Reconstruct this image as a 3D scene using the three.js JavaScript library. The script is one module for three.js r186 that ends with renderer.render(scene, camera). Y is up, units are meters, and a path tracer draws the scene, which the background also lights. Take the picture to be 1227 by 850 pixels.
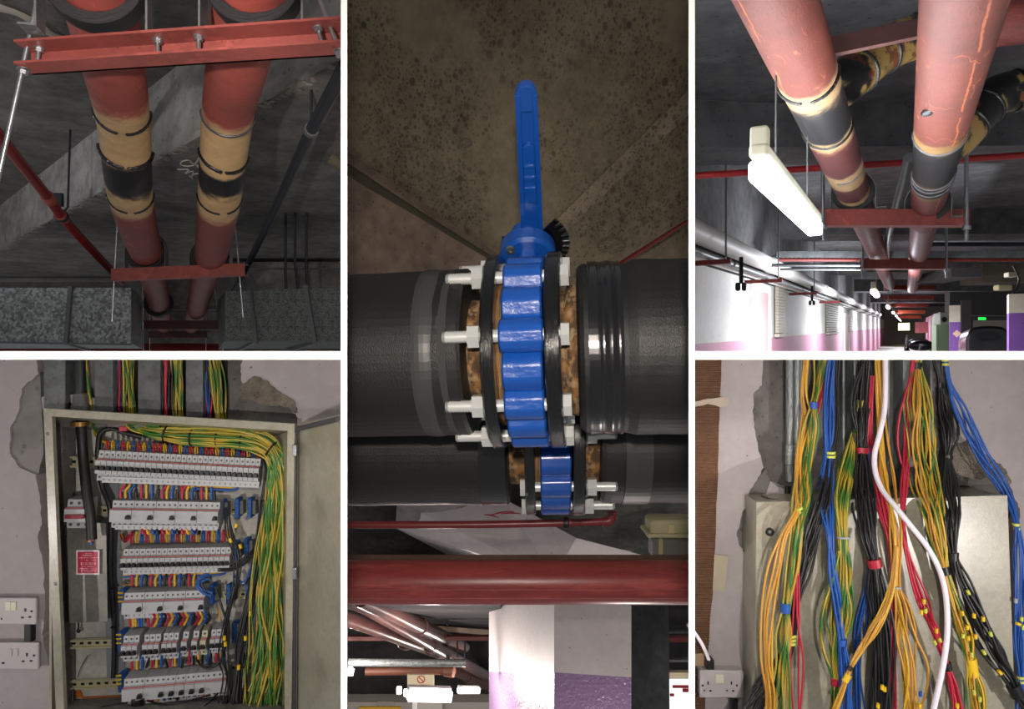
import * as THREE from 'three';
import { mergeGeometries, mergeVertices, toCreasedNormals } from 'three/addons/utils/BufferGeometryUtils.js';
import { RoundedBoxGeometry } from 'three/addons/geometries/RoundedBoxGeometry.js';
import { RectAreaLightUniformsLib } from 'three/addons/lights/RectAreaLightUniformsLib.js';
RectAreaLightUniformsLib.init();

// ---------------------------------------------------------------- camera, sky, lights, exposure
const scene = new THREE.Scene();
const F = 850, CX = 613.5, CY = 425, EYE = 1.5;                 // focal length in pixels of the 1227 x 850 frame
const camera = new THREE.PerspectiveCamera(2 * Math.atan(425 / F) * 180 / Math.PI, 1227 / 850, 0.05, 120);
camera.position.set(0, EYE, 0);
camera.lookAt(0, EYE, -1);
scene.add(camera);
const renderer = new THREE.WebGLRenderer({ antialias: true });
renderer.toneMapping = THREE.LinearToneMapping;
renderer.toneMappingExposure = 1.0;
renderer.shadowMap.enabled = true;
scene.background = new THREE.Color().setRGB(0.2, 0.2, 0.205);

// unseen lamps out of frame, some added as fill: [place, aim, candela, half angle in degrees, colour, penumbra]
const UNSEEN_LAMPS = [
  ['unseen flash lamp beside the camera lighting all five bays', [0, 0.12, 0.06], [0, 0, -2], 5.0, 33, 0xfff3e6, 0.6],
  ['unseen flash lamp out of frame lighting the upper left pipe bay', [-0.44, 0.27, -0.5], [-1.15, 0.75, -1.9], 11, 34, 0xfff2ea, 0.5],  // out of view, lights the twin pipes
  ['added fill lamp in front of the upper right aisle bay', [0.5, 0.27, -0.5], [1.1, 0.72, -1.8], 0.5, 82, 0xfff4ea, 0.2],  // added fill for the aisle bay and the white edges
  ['unseen lamp out of frame lighting the distribution board from the left', [-1.76, -0.66, -0.5], [-0.8, -0.45, -1.65], 1.8, 34, 0xfff6f0, 0.7],  // out of view, lights the cabinet lip and open door
  ['added fill lamp in front of the lower left board bay', [-0.45, -0.3, -0.5], [-0.85, -0.5, -1.7], 1.6, 82, 0xfff6f0, 0.2],  // added fill for the board interior
  ['added fill lamp in front of the lower right cable bay', [0.45, -0.3, -0.5], [0.85, -0.5, -1.7], 2.2, 82, 0xfff6f0, 0.2],  // added fill that softens the bundle shadows
  ['unseen lamp out of frame right of the wire bundles, placed for the door sheen', [1.52, -0.63, -0.55], [0.75, -0.5, -1.7], 3.2, 36, 0xfff6f0, 0.7],  // out of view, gives the beige door its sheen
];

// ---------------------------------------------------------------- helpers
const V = (x, y, z) => new THREE.Vector3(x, y, z);
// a place in the frame at a depth in metres in front of the eye, as a point of the world
const P = (x, y, d) => V((x - CX) / F * d, EYE + (CY - y) / F * d, -d);
let seed = 12345;
function rnd() { seed = (seed * 1664525 + 1013904223) >>> 0; return seed / 4294967296; }
const rr = (a, b) => a + (b - a) * rnd();
const lerp = (a, b, t) => a + (b - a) * t;
const clamp = (x, a = 0, b = 1) => Math.min(b, Math.max(a, x));
const sstep = (a, b, x) => { const t = clamp((x - a) / (b - a)); return t * t * (3 - 2 * t); };

const used = new Map();
function numbered(name) {
  const n = used.get(name) ?? 0; used.set(name, n + 1);
  return n ? name + '_' + String(n).padStart(3, '0') : name;
}
function tag(o, label, category, group) {
  if (label) o.userData.label = label;
  if (category) o.userData.category = category;
  if (group) o.userData.group = group;
  return o;
}
function thing(name, label, category, base, group) {
  const o = new THREE.Group(); o.name = numbered(name); o.position.copy(base); o.W = base.clone();
  scene.add(o); return tag(o, label, category, group);
}
function merge(g) {
  if (!Array.isArray(g)) return g;
  const list = g.map(k => { const n = k.index ? k.toNonIndexed() : k; for (const a of Object.keys(n.attributes)) if (!['position', 'normal', 'uv'].includes(a)) n.deleteAttribute(a); return n; });
  return list.length === 1 ? list[0] : mergeGeometries(list);
}
function part(name, geo, mat, parent, label) {                  // geo in world coordinates (or already local when parent.W is unset)
  const g = merge(geo), m = new THREE.Mesh(g, mat);
  m.name = parent ? name : numbered(name); m.castShadow = m.receiveShadow = true;
  if (parent) { if (parent.W) { g.translate(-parent.W.x, -parent.W.y, -parent.W.z); m.W = parent.W; } parent.add(m); } else scene.add(m);
  if (label) m.userData.label = label;
  return m;
}
function one(name, geo, mat, label, category, group) { return tag(part(name, geo, mat), label, category, group); }
function struct(name, geo, mat) { const m = part(name, geo, mat); m.name = name; m.userData.kind = 'structure'; return m; }
function put(name, geo, mat, parent, pos, q) {                  // shared geometry placed by its own transform
  const m = new THREE.Mesh(geo, mat); m.name = parent ? name : numbered(name); m.castShadow = m.receiveShadow = true;
  m.position.copy(pos); if (parent?.W) m.position.sub(parent.W); if (q) m.quaternion.copy(q);
  (parent || scene).add(m); return m;
}
function copyOf(o, pos, label, group) {
  const c = o.clone(); c.name = numbered(o.name.replace(/_\d{3}$/, '')); c.position.copy(pos); scene.add(c);
  c.userData = { ...o.userData }; if (label) c.userData.label = label; if (group) c.userData.group = group; return c;
}
// uv in metres by the way each face points
function boxUV(g, s = 1) {
  g = g.index ? g.toNonIndexed() : g;
  const p = g.attributes.position, n = p.count, uv = new Float32Array(n * 2), a = V(), b = V(), c = V(), e = V();
  for (let i = 0; i < n; i += 3) {
    a.fromBufferAttribute(p, i); b.fromBufferAttribute(p, i + 1); c.fromBufferAttribute(p, i + 2);
    e.copy(b).sub(a).cross(c.clone().sub(a));
    const ax = Math.abs(e.x), ay = Math.abs(e.y), az = Math.abs(e.z);
    [a, b, c].forEach((v, k) => { const u = ax > ay && ax > az ? [v.z, v.y] : ay > az ? [v.x, v.z] : [v.x, v.y]; uv[(i + k) * 2] = u[0] / s; uv[(i + k) * 2 + 1] = u[1] / s; });
  }
  g.setAttribute('uv', new THREE.BufferAttribute(uv, 2)); return g;
}
// solid from eight corners: front p0..p3 (counter-clockwise seen from the front), back q0..q3
function hexa(p, q) {
  const pos = [], f = (a, b, c, d) => { for (const v of [a, b, c, a, c, d]) pos.push(v.x, v.y, v.z); };
  f(p[0], p[1], p[2], p[3]); f(q[3], q[2], q[1], q[0]);
  for (let i = 0; i < 4; i++) { const j = (i + 1) % 4; f(p[j], p[i], q[i], q[j]); }
  const g = new THREE.BufferGeometry(); g.setAttribute('position', new THREE.Float32BufferAttribute(pos, 3)); g.computeVertexNormals(); return boxUV(g);
}
// a plate: polygon (world points, planar) with a thickness vector
function plate(pts, t) {
  const n = pts.length, nor = V(), pos = [];
  for (let i = 0; i < n; i++) { const a = pts[i], b = pts[(i + 1) % n]; nor.add(a.clone().cross(b)); }
  nor.normalize(); const u = pts[1].clone().sub(pts[0]).normalize(), w = nor.clone().cross(u);
  const tri = THREE.ShapeUtils.triangulateShape(pts.map(p => new THREE.Vector2(p.dot(u), p.dot(w))), []);
  const back = pts.map(p => p.clone().add(t)), flip = nor.dot(t) > 0, add = (a, b, c) => { for (const v of flip ? [a, c, b] : [a, b, c]) pos.push(v.x, v.y, v.z); };
  for (const [i, j, k] of tri) { add(pts[i], pts[j], pts[k]); add(back[k], back[j], back[i]); }
  for (let i = 0; i < n; i++) { const j = (i + 1) % n; add(pts[j], pts[i], back[i]); add(pts[j], back[i], back[j]); }
  const g = new THREE.BufferGeometry(); g.setAttribute('position', new THREE.Float32BufferAttribute(pos, 3)); g.computeVertexNormals(); return boxUV(g);
}
const flatPlate = (list, d, t) => plate(list.map(([x, y]) => P(x, y, d)), V(0, 0, -t));
// upright rectangle in the frame x0..x1, y0..y1 at depth d, going t metres back
function slab(x0, y0, x1, y1, d, t, r = 0) {
  const a = P(x0, y1, d), b = P(x1, y0, d), w = b.x - a.x, h = b.y - a.y;
  const g = r ? new RoundedBoxGeometry(w, h, t, 2, Math.min(r, w / 2.01, h / 2.01, t / 2.01)) : new THREE.BoxGeometry(w, h, t);
  g.translate((a.x + b.x) / 2, (a.y + b.y) / 2, -d - t / 2); return boxUV(g);
}
function box(c, sx, sy, sz, r = 0) { const g = r ? new RoundedBoxGeometry(sx, sy, sz, 2, r) : new THREE.BoxGeometry(sx, sy, sz); g.translate(c.x, c.y, c.z); return boxUV(g); }
// bar with a profile (list of [side, up]) swept straight from a to b
function bar(a, b, profile, up = V(0, 1, 0)) {
  const t = b.clone().sub(a).normalize(), s = t.clone().cross(up).normalize(), u = s.clone().cross(t);
  const ring = (c) => profile.map(([x, y]) => c.clone().addScaledVector(s, x).addScaledVector(u, y));
  return plate(ring(a), b.clone().sub(a));
}
const rectProfile = (w, h) => [[-w / 2, -h / 2], [w / 2, -h / 2], [w / 2, h / 2], [-w / 2, h / 2]];
const between = (a, b, w, h, up) => bar(a, b, rectProfile(w, h), up);
// tube along points with a radius per point, capped
function tube(pts, radius, radial = 12, per = 4, straight = false, capped = true) {
  const R = typeof radius === 'number' ? pts.map(() => radius) : radius;
  let C = [], Q = [];
  if (pts.length === 2 || straight) { C = pts; Q = R; }
  else {
    const cv = new THREE.CatmullRomCurve3(pts, false, 'centripetal'), n = (pts.length - 1) * per;
    for (let i = 0; i <= n; i++) { const t = i / n; C.push(cv.getPoint(t)); const k = Math.min(pts.length - 2, Math.floor(t * (pts.length - 1))), f = t * (pts.length - 1) - k; Q.push(lerp(R[k], R[k + 1], f)); }
  }
  const n = C.length, pos = [], uv = [], idx = []; let nrm = null, len = 0, Rm = Math.max(...Q);
  for (let i = 0; i < n; i++) {
    const t = C[Math.min(n - 1, i + 1)].clone().sub(C[Math.max(0, i - 1)]).normalize();
    if (!nrm) { nrm = Math.abs(t.y) < 0.9 ? V(0, 1, 0) : V(1, 0, 0); }
    nrm = nrm.clone().addScaledVector(t, -nrm.dot(t)).normalize();
    const bi = t.clone().cross(nrm); if (i) len += C[i].distanceTo(C[i - 1]);
    for (let k = 0; k <= radial; k++) { const a = k / radial * 2 * Math.PI, v = C[i].clone().addScaledVector(nrm, Math.cos(a) * Q[i]).addScaledVector(bi, Math.sin(a) * Q[i]); pos.push(v.x, v.y, v.z); uv.push(k / radial, len); }
  }
  const w = radial + 1;
  for (let i = 0; i < n - 1; i++) for (let k = 0; k < radial; k++) { const a = i * w + k, b = a + 1, c = a + w, d = c + 1; idx.push(a, b, c, b, d, c); }
  const g = new THREE.BufferGeometry(); g.setAttribute('position', new THREE.Float32BufferAttribute(pos, 3)); g.setAttribute('uv', new THREE.Float32BufferAttribute(uv, 2)); g.setIndex(idx); g.computeVertexNormals();
  // make the seam smooth
  const N = g.attributes.normal; for (let i = 0; i < n; i++) { const a = i * w, b = a + radial, v = V(N.getX(a) + N.getX(b), N.getY(a) + N.getY(b), N.getZ(a) + N.getZ(b)).normalize(); N.setXYZ(a, v.x, v.y, v.z); N.setXYZ(b, v.x, v.y, v.z); }
  if (!capped) return g.toNonIndexed();
  const caps = [];
  for (const [i, s] of [[0, -1], [n - 1, 1]]) {
    const t = s < 0 ? C[0].clone().sub(C[1]).normalize() : C[n - 1].clone().sub(C[n - 2]).normalize(), cp = [], cu = [], cn = [], vv = j => V(pos[3 * j], pos[3 * j + 1], pos[3 * j + 2]);
    for (let k = 0; k < radial; k++) { const tri = s < 0 ? [C[i], vv(i * w + k + 1), vv(i * w + k)] : [C[i], vv(i * w + k), vv(i * w + k + 1)]; for (const v of tri) { cp.push(v.x, v.y, v.z); cu.push(0.5, i ? len : 0); cn.push(t.x, t.y, t.z); } }
    const c = new THREE.BufferGeometry(); c.setAttribute('position', new THREE.Float32BufferAttribute(cp, 3)); c.setAttribute('normal', new THREE.Float32BufferAttribute(cn, 3)); c.setAttribute('uv', new THREE.Float32BufferAttribute(cu, 2)); caps.push(c);
  }
  return mergeGeometries([g.toNonIndexed(), ...caps]);
}
const rod = (a, b, r, radial = 10) => tube([a, b], r, radial);
// stepped solid of revolution along a->b: stations [distance, radius]
function turned(a, dir, stations, radial = 32) {
  const g = new THREE.LatheGeometry(stations.map(([s, r]) => new THREE.Vector2(Math.max(r, 1e-5), s)), radial);
  const q = new THREE.Quaternion().setFromUnitVectors(V(0, 1, 0), dir.clone().normalize());
  const c = toCreasedNormals(g, 0.6); c.applyQuaternion(q); c.translate(a.x, a.y, a.z); return c;
}
const ringGeo = (c, dir, rin, rout, w, radial = 40) => turned(c.clone().addScaledVector(dir.clone().normalize(), -w / 2), dir, [[0, rin], [0, rout - 0.002], [0.002, rout], [w - 0.002, rout], [w, rout - 0.002], [w, rin], [0, rin]], radial);
const hexNut = (c, dir, r, h) => { const g = new THREE.CylinderGeometry(r, r, h, 6).toNonIndexed(); g.computeVertexNormals(); g.applyQuaternion(new THREE.Quaternion().setFromUnitVectors(V(0, 1, 0), dir.clone().normalize())); g.translate(c.x, c.y, c.z); return g; };
function threadedRod(a, b, r, pitch = 0.004, radial = 8, most = 160) {   // a real ridged profile
  const L = a.distanceTo(b), n = Math.min(most, Math.max(4, Math.round(L / pitch))), st = [[0, 0], [0, r]];
  for (let i = 0; i < n; i++) { const s = (i + 0.5) / n * L; st.push([s, r * 0.82], [(i + 1) / n * L, r]); }
  st.push([L, 0]);
  const g = new THREE.LatheGeometry(st.map(([s, q]) => new THREE.Vector2(Math.max(q, 1e-5), s)), radial);
  g.applyQuaternion(new THREE.Quaternion().setFromUnitVectors(V(0, 1, 0), b.clone().sub(a).normalize())); g.translate(a.x, a.y, a.z); return g;
}
const ONES = ['', 'first', 'second', 'third', 'fourth', 'fifth', 'sixth', 'seventh', 'eighth', 'ninth', 'tenth', 'eleventh', 'twelfth', 'thirteenth', 'fourteenth', 'fifteenth', 'sixteenth', 'seventeenth', 'eighteenth', 'nineteenth', 'twentieth'];
const nth = n => n <= 20 ? ONES[n] : n === 30 ? 'thirtieth' : n < 30 ? 'twenty ' + ONES[n - 20] : 'thirty ' + ONES[n - 30];

// ---------------------------------------------------------------- textures
const LAT = new Float32Array(65536); { let s = 77; for (let i = 0; i < 65536; i++) { s = (s * 1664525 + 1013904223) >>> 0; LAT[i] = s / 4294967296; } }
const h2 = (x, y, k) => LAT[(((x * 73 + y * 157 + k * 311) ^ (x * y + k * 7919)) >>> 0) & 65535];
function vnoise(u, v, n, k) {                                    // tiles with n cells a side
  const x = u * n, y = v * n, xi = Math.floor(x), yi = Math.floor(y), fx = x - xi, fy = y - yi, sx = fx * fx * (3 - 2 * fx), sy = fy * fy * (3 - 2 * fy), m = q => ((q % n) + n) % n;
  return lerp(lerp(h2(m(xi), m(yi), k), h2(m(xi + 1), m(yi), k), sx), lerp(h2(m(xi), m(yi + 1), k), h2(m(xi + 1), m(yi + 1), k), sx), sy);
}
function fbm(u, v, n, oct, k) { let s = 0, a = 0.5, t = 0; for (let i = 0; i < oct; i++) { s += a * vnoise(u, v, n << i, k + i * 13); t += a; a *= 0.55; } return s / t; }
function spots(u, v, n, k, rmin, rmax) {                          // round blots: 0 outside, up to 1 inside
  const xi = Math.floor(u * n), yi = Math.floor(v * n); let best = 0; const m = q => ((q % n) + n) % n;
  for (let a = -1; a <= 1; a++) for (let b = -1; b <= 1; b++) {
    const cx = xi + a, cy = yi + b, mx = m(cx), my = m(cy), r = lerp(rmin, rmax, h2(mx, my, k + 2) ** 2), dx = (u * n - cx - h2(mx, my, k)), dy = (v * n - cy - h2(mx, my, k + 1));
    best = Math.max(best, sstep(r, r * 0.55, Math.hypot(dx, dy)) * (0.4 + 0.6 * h2(mx, my, k + 3)));
  }
  return best;
}
function cells(u, v, n, k) {                                      // nearest cell's own random value
  const xi = Math.floor(u * n), yi = Math.floor(v * n), m = q => ((q % n) + n) % n; let best = 9, val = 0;
  for (let a = -1; a <= 1; a++) for (let b = -1; b <= 1; b++) { const mx = m(xi + a), my = m(yi + b), d = Math.hypot(u * n - xi - a - h2(mx, my, k), v * n - yi - b - h2(mx, my, k + 1)); if (d < best) { best = d; val = h2(mx, my, k + 5); } }
  return val;
}
function texture(w, h, fn, srgb = true, rep = 1) {                // fn(u, v) -> grey or [r, g, b], 0..1
  const a = new Uint8Array(w * h * 4);
  for (let y = 0; y < h; y++) for (let x = 0; x < w; x++) { let c = fn(x / w, y / h); if (typeof c === 'number') c = [c, c, c]; const i = (y * w + x) * 4; a[i] = clamp(c[0]) * 255; a[i + 1] = clamp(c[1]) * 255; a[i + 2] = clamp(c[2]) * 255; a[i + 3] = 255; }
  const t = new THREE.DataTexture(a, w, h, THREE.RGBAFormat); t.wrapS = t.wrapT = THREE.RepeatWrapping; t.magFilter = THREE.LinearFilter; t.minFilter = THREE.LinearMipmapLinearFilter; t.generateMipmaps = true;
  if (srgb) t.colorSpace = THREE.SRGBColorSpace; t.repeat.set(rep, rep); t.needsUpdate = true; return t;
}
const rep = (t, x, y = x) => { const c = t.clone(); c.repeat.set(x, y); c.needsUpdate = true; return c; };
const mix3 = (a, b, t) => [lerp(a[0], b[0], t), lerp(a[1], b[1], t), lerp(a[2], b[2], t)];
const T = {};
T.concrete = texture(1024, 1024, (u, v) => { const f = fbm(u, v, 4, 6, 1), g = fbm(u, v, 24, 4, 5), st = fbm(u * 1, v, 8, 3, 40); return 0.84 + 0.5 * (f - 0.5) + 0.28 * (g - 0.5) + 0.12 * (st - 0.5) - 0.25 * spots(u, v, 22, 9, 0.05, 0.16); });
T.mould = texture(1024, 1024, (u, v) => { const f = fbm(u, v, 3, 6, 21), g = fbm(u, v, 30, 3, 25); const d = Math.max(spots(u, v, 18, 31, 0.08, 0.3), spots(u, v, 38, 35, 0.1, 0.38), 0.9 * spots(u, v, 70, 38, 0.15, 0.45)); return 0.84 + 0.4 * (f - 0.5) + 0.22 * (g - 0.5) - 0.27 * d * sstep(0.3, 0.55, fbm(u, v, 3, 3, 51)); });
T.grime = texture(512, 512, (u, v) => { const f = fbm(u, v, 4, 5, 61), g = fbm(u, v, 40, 3, 65); return 0.86 + 0.3 * (f - 0.5) + 0.14 * (g - 0.5); });
T.scuff = texture(1024, 1024, (u, v) => { const f = fbm(u, v, 5, 6, 71), g = fbm(u, v, 40, 3, 76); const s = sstep(0.60, 0.66, fbm(u * 1, v, 9, 5, 80)); return 0.8 + 0.22 * (f - 0.5) + 0.14 * (g - 0.5) + 0.1 * s - 0.3 * spots(u, v, 14, 83, 0.03, 0.09); });
T.spangle = texture(512, 512, (u, v) => 0.78 + 0.4 * (cells(u + 0.01 * fbm(u, v, 20, 2, 3), v, 34, 91) - 0.5) + 0.2 * (fbm(u, v, 4, 4, 95) - 0.5));
T.fine = texture(512, 512, (u, v) => fbm(u, v, 40, 4, 101), false);
T.rough = texture(512, 512, (u, v) => fbm(u, v, 10, 5, 111), false);
T.pebble = texture(512, 512, (u, v) => 0.5 * fbm(u, v, 60, 2, 121) + 0.5 * spots(u, v, 70, 125, 0.3, 0.6), false);
T.rust = texture(512, 512, (u, v) => { const f = fbm(u, v, 8, 5, 131); return mix3(mix3([0.3, 0.22, 0.15], [0.58, 0.42, 0.25], sstep(0.35, 0.65, f)), [0.66, 0.57, 0.43], 0.7 * sstep(0.55, 0.7, fbm(u, v, 14, 4, 135))); });
T.plaster = texture(1024, 1024, (u, v) => { const f = fbm(u, v, 4, 6, 141), g = fbm(u, v, 60, 2, 145); return 0.9 + 0.12 * (f - 0.5) + 0.05 * (g - 0.5) - 0.5 * spots(u, v, 9, 148, 0.012, 0.03); });
const std = (color, o = {}) => new THREE.MeshStandardMaterial({ color, roughness: 0.6, ...o });
const phys = (color, o = {}) => new THREE.MeshPhysicalMaterial({ color, roughness: 0.5, ...o });
const M = {
  white: std(0xf4f4f2, { roughness: 0.8 }),
  concrete: std(0x7d7a75, { roughness: 0.95, map: rep(T.concrete, 0.6), bumpMap: T.rough, bumpScale: 0.004 }),
  concreteLight: std(0x8d8a86, { roughness: 0.95, map: rep(T.concrete, 0.7), bumpMap: T.rough, bumpScale: 0.004 }),
  redSteel: std(0xa3524a, { roughness: 0.55, map: rep(T.scuff, 1.6) }),
  redDark: std(0x8a2c26, { roughness: 0.5, map: rep(T.scuff, 2) }),
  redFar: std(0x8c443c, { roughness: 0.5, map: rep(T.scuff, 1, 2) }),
  zinc: std(0xb6babd, { roughness: 0.32, metalness: 0.85, map: rep(T.grime, 6) }),
  zincDull: std(0x8b8f90, { roughness: 0.5, metalness: 0.7, map: rep(T.grime, 4) }),
  galv: std(0xa2a8a8, { roughness: 0.5, metalness: 0.45, map: rep(T.spangle, 2.2) }),
  rubber: std(0x17171a, { roughness: 0.65, bumpMap: T.fine, bumpScale: 0.001 }),
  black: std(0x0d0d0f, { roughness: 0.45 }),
  blackGloss: phys(0x0a0a0b, { roughness: 0.25, clearcoat: 0.6, clearcoatRoughness: 0.15, bumpMap: rep(T.rough, 3), bumpScale: 0.002 }),
  darkPipe: std(0x23262e, { roughness: 0.55 }),
};

// ---------------------------------------------------------------- the bays' partitions and the lamps out of frame
const D0 = 0.72;
{ // added white partitions: front edges form the gutters, depth blocks light between bays
  const wedge = (x0, y0, x1, y1, d, e) => hexa([P(x0, y1, d), P(x1, y1, d), P(x1, y0, d), P(x0, y0, d)], [P(x0, y1, e), P(x1, y1, e), P(x1, y0, e), P(x0, y0, e)]);
  struct('added_wall_left', wedge(408.4, -40, 416, 890, D0, 3.4), M.white);
  struct('added_wall_right', wedge(825.2, -40, 832.6, 890, D0, 3.4), M.white);
  struct('added_trim_1', wedge(-1300, 421, 408.4, 431.2, D0, 3.4), M.white);
  struct('added_trim_2', wedge(832.6, 421, 2600, 431.2, D0, 3.4), M.white);
}
for (const [label, at, aim, cd, half, color, pen] of UNSEEN_LAMPS) {
  const a = V(at[0], at[1] + EYE, at[2]), b = V(aim[0], aim[1] + EYE, aim[2]), dir = b.clone().sub(a).normalize();
  const t = thing('unseen_lamp', label, 'lamp', a);
  part('housing', turned(a.clone().addScaledVector(dir, -0.045), dir, [[0, 0], [0, 0.018], [0.03, 0.022], [0.04, 0.022], [0.04, 0]], 20), M.black, t);
  part('lamp_glow', turned(a.clone().addScaledVector(dir, -0.0045), dir, [[0, 0], [0, 0.016], [0.002, 0.016], [0.002, 0]], 20), std(0xffffff, { emissive: color, emissiveIntensity: 1.5 }), t);
  const s = new THREE.SpotLight(color, cd, 0, half * Math.PI / 180, pen, 2); s.position.copy(a); s.target.position.copy(b); s.castShadow = true; s.shadow.radius = 1; s.shadow.mapSize.set(2048, 2048);
  scene.add(s, s.target);
}
// ---------------------------------------------------------------- shared pipework builders
// where along a path (dense samples) the axis passes the frame row y
function pathInfo(pts, per = 24) {
  const cv = new THREE.CatmullRomCurve3(pts, false, 'centripetal'), n = (pts.length - 1) * per, s = []; let len = 0, last = null;
  for (let i = 0; i <= n; i++) { const p = cv.getPoint(i / n); if (last) len += p.distanceTo(last); last = p; s.push({ p, t: cv.getTangent(i / n), len, y: CY - (p.y - EYE) / -p.z * F, x: CX + p.x / -p.z * F }); }
  return { s, len, atY: y => s.reduce((a, b) => Math.abs(b.y - y) < Math.abs(a.y - y) ? b : a), atX: x => s.reduce((a, b) => Math.abs(b.x - x) < Math.abs(a.x - x) ? b : a) };
}
const CREAM = [0.82, 0.69, 0.50], REDP = [0.64, 0.30, 0.26], BLACKP = [0.055, 0.058, 0.07];
// paint along a pipe: list of [fraction of length, colour] with brushed, ragged borders
function paintTexture(stops, k, w = 512, h = 1024, soft = 1, line = -1) {
  return texture(w, h, (u, v) => {
    const n = (fbm(u, v * 8, 3, 3, k) - 0.5), b = (fbm(u, v * 8, 14, 4, k + 7) - 0.5); let c = stops[0][1];
    for (let i = 1; i < stops.length; i++) { const e = stops[i][2] ?? 0.01; c = mix3(c, stops[i][1], sstep(-e, e, v - stops[i][0] + n * e * 2.0 * soft + b * e * 2.0)); }
    const g = 0.9 + 0.25 * (fbm(u, v * 8, 4, 5, k + 20) - 0.5) + 0.12 * b - 0.35 * spots(u, (v * 8) % 1, 9, k + 30, 0.01, 0.05);
    const scr = sstep(0.485, 0.497, fbm(u * 3, v * 5, 2, 4, k + 40)) * sstep(0.51, 0.5, fbm(u * 3, v * 5, 2, 4, k + 40)) * sstep(0.55, 0.62, fbm(u, v * 8, 4, 3, k + 44));
    const lu = line < 0 ? 1 : Math.abs(u - line - 0.05 * (fbm(0.3, v * 3, 6, 4, k + 50) - 0.5)) + 0.006 * (fbm(u, v * 8, 30, 2, k + 55) - 0.5);
    const d0 = [c[0] * g, c[1] * g, c[2] * g], d = c[0] > 0.4 && c[1] < 0.4 ? mix3(d0, [0.8, 0.47, 0.3], 0.75 * sstep(0.0075, 0.003, lu) * sstep(0.3, 0.45, fbm(u, v * 8, 6, 3, k + 60))) : d0;
    return c[0] > 0.4 && c[1] < 0.4 ? mix3(d, [0.82, 0.45, 0.28], scr * 0.55) : d;
  });
}
function paintedPipe(name, label, pts, radii, stops, k, soft, far = 0, farMat = M.redSteel, line = -1) {
  const t = thing(name, label, 'pipe', pts[0]);
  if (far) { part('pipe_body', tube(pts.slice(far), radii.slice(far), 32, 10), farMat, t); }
  const all = pathInfo(pts); if (far) { pts = pts.slice(0, far + 1); radii = radii.slice(0, far + 1); }
  const info = pathInfo(pts); info.all = all;
  const map = paintTexture(stops(info), k, 512, 1024, soft, line); map.repeat.set(1, 1 / info.len); map.needsUpdate = true;
  part('pipe_body', tube(pts, radii, 40, 14), std(0xffffff, { roughness: 0.62, map, bumpMap: rep(T.fine, 4, 3), bumpScale: 0.0008 }), t);
  return { t, info };
}
const frameOf = dir => { const t = dir.clone().normalize(), s = t.clone().cross(V(0, 1, 0)).normalize(); return { t, s, u: s.clone().cross(t) }; };
// a weld bead: arcs of lumpy molten tape round a pipe; angle 0 is the underside
function bead(at, dir, R, r, arcs, mat, parent, tilt = 0) {
  const { t, s, u } = frameOf(dir), geos = [];
  for (const [a0, a1] of arcs) { const p = [], q = []; for (let i = 0; i <= 28; i++) { const a = lerp(a0, a1, i / 28); p.push(at.clone().addScaledVector(s, Math.sin(a) * R).addScaledVector(u, -Math.cos(a) * R).addScaledVector(t, tilt * Math.sin(a) + rr(-0.0006, 0.0006))); q.push(i === 0 || i === 28 ? r * 0.35 : r * rr(0.92, 1.06)); } geos.push(tube(p, q, 10, 2)); }
  return part('weld_bead', geos, mat, parent);
}
// omega strap over a pipe, feet resting at drop below the axis
function strapGeo(c, dir, R, drop, foot, width, th = 0.005) {
  const { t, s, u } = frameOf(dir), sh = new THREE.Shape(), o = R + th;
  sh.moveTo(-o - foot, -drop); sh.lineTo(-R, -drop); sh.lineTo(-R, 0); sh.absarc(0, 0, R, Math.PI, 0, true); sh.lineTo(R, -drop); sh.lineTo(o + foot, -drop); sh.lineTo(o + foot, -drop + th); sh.lineTo(o, -drop + th); sh.lineTo(o, 0); sh.absarc(0, 0, o, 0, Math.PI, false); sh.lineTo(-o, -drop + th); sh.lineTo(-o - foot, -drop + th); sh.closePath();
  const g = new THREE.ExtrudeGeometry(sh, { depth: width, bevelEnabled: false, curveSegments: 28 }); g.translate(0, 0, -width / 2);
  g.applyMatrix4(new THREE.Matrix4().makeBasis(s, u, t.clone().negate()).setPosition(c)); return boxUV(g);
}
function pipeClamp(label, group, c, dir, rPipe, rOut, drop, foot, width) {
  const t = thing('pipe_clamp', label, 'clamp', c, group);
  part('rubber_ring', ringGeo(c, dir, rPipe, rOut, width * 1.15), M.rubber, t);
  part('strap', strapGeo(c, dir, rOut + 0.001, drop, foot, width), M.zincDull, t);
  return t;
}
function hangerBolt(parent, p, dir, len, r) { // head washer, nut and shank hanging from p along dir
  const b = part('bolt', [turned(p, dir, [[0, 0], [0, r * 2.3], [0.003, r * 2.3], [0.003, 0]], 16), hexNut(p.clone().addScaledVector(dir, 0.003 + r * 0.8), dir, r * 1.8, r * 1.6), threadedRod(p.clone(), p.clone().addScaledVector(dir, len), r, 0.0025)], M.zinc, parent);
  return b;
}

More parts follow.
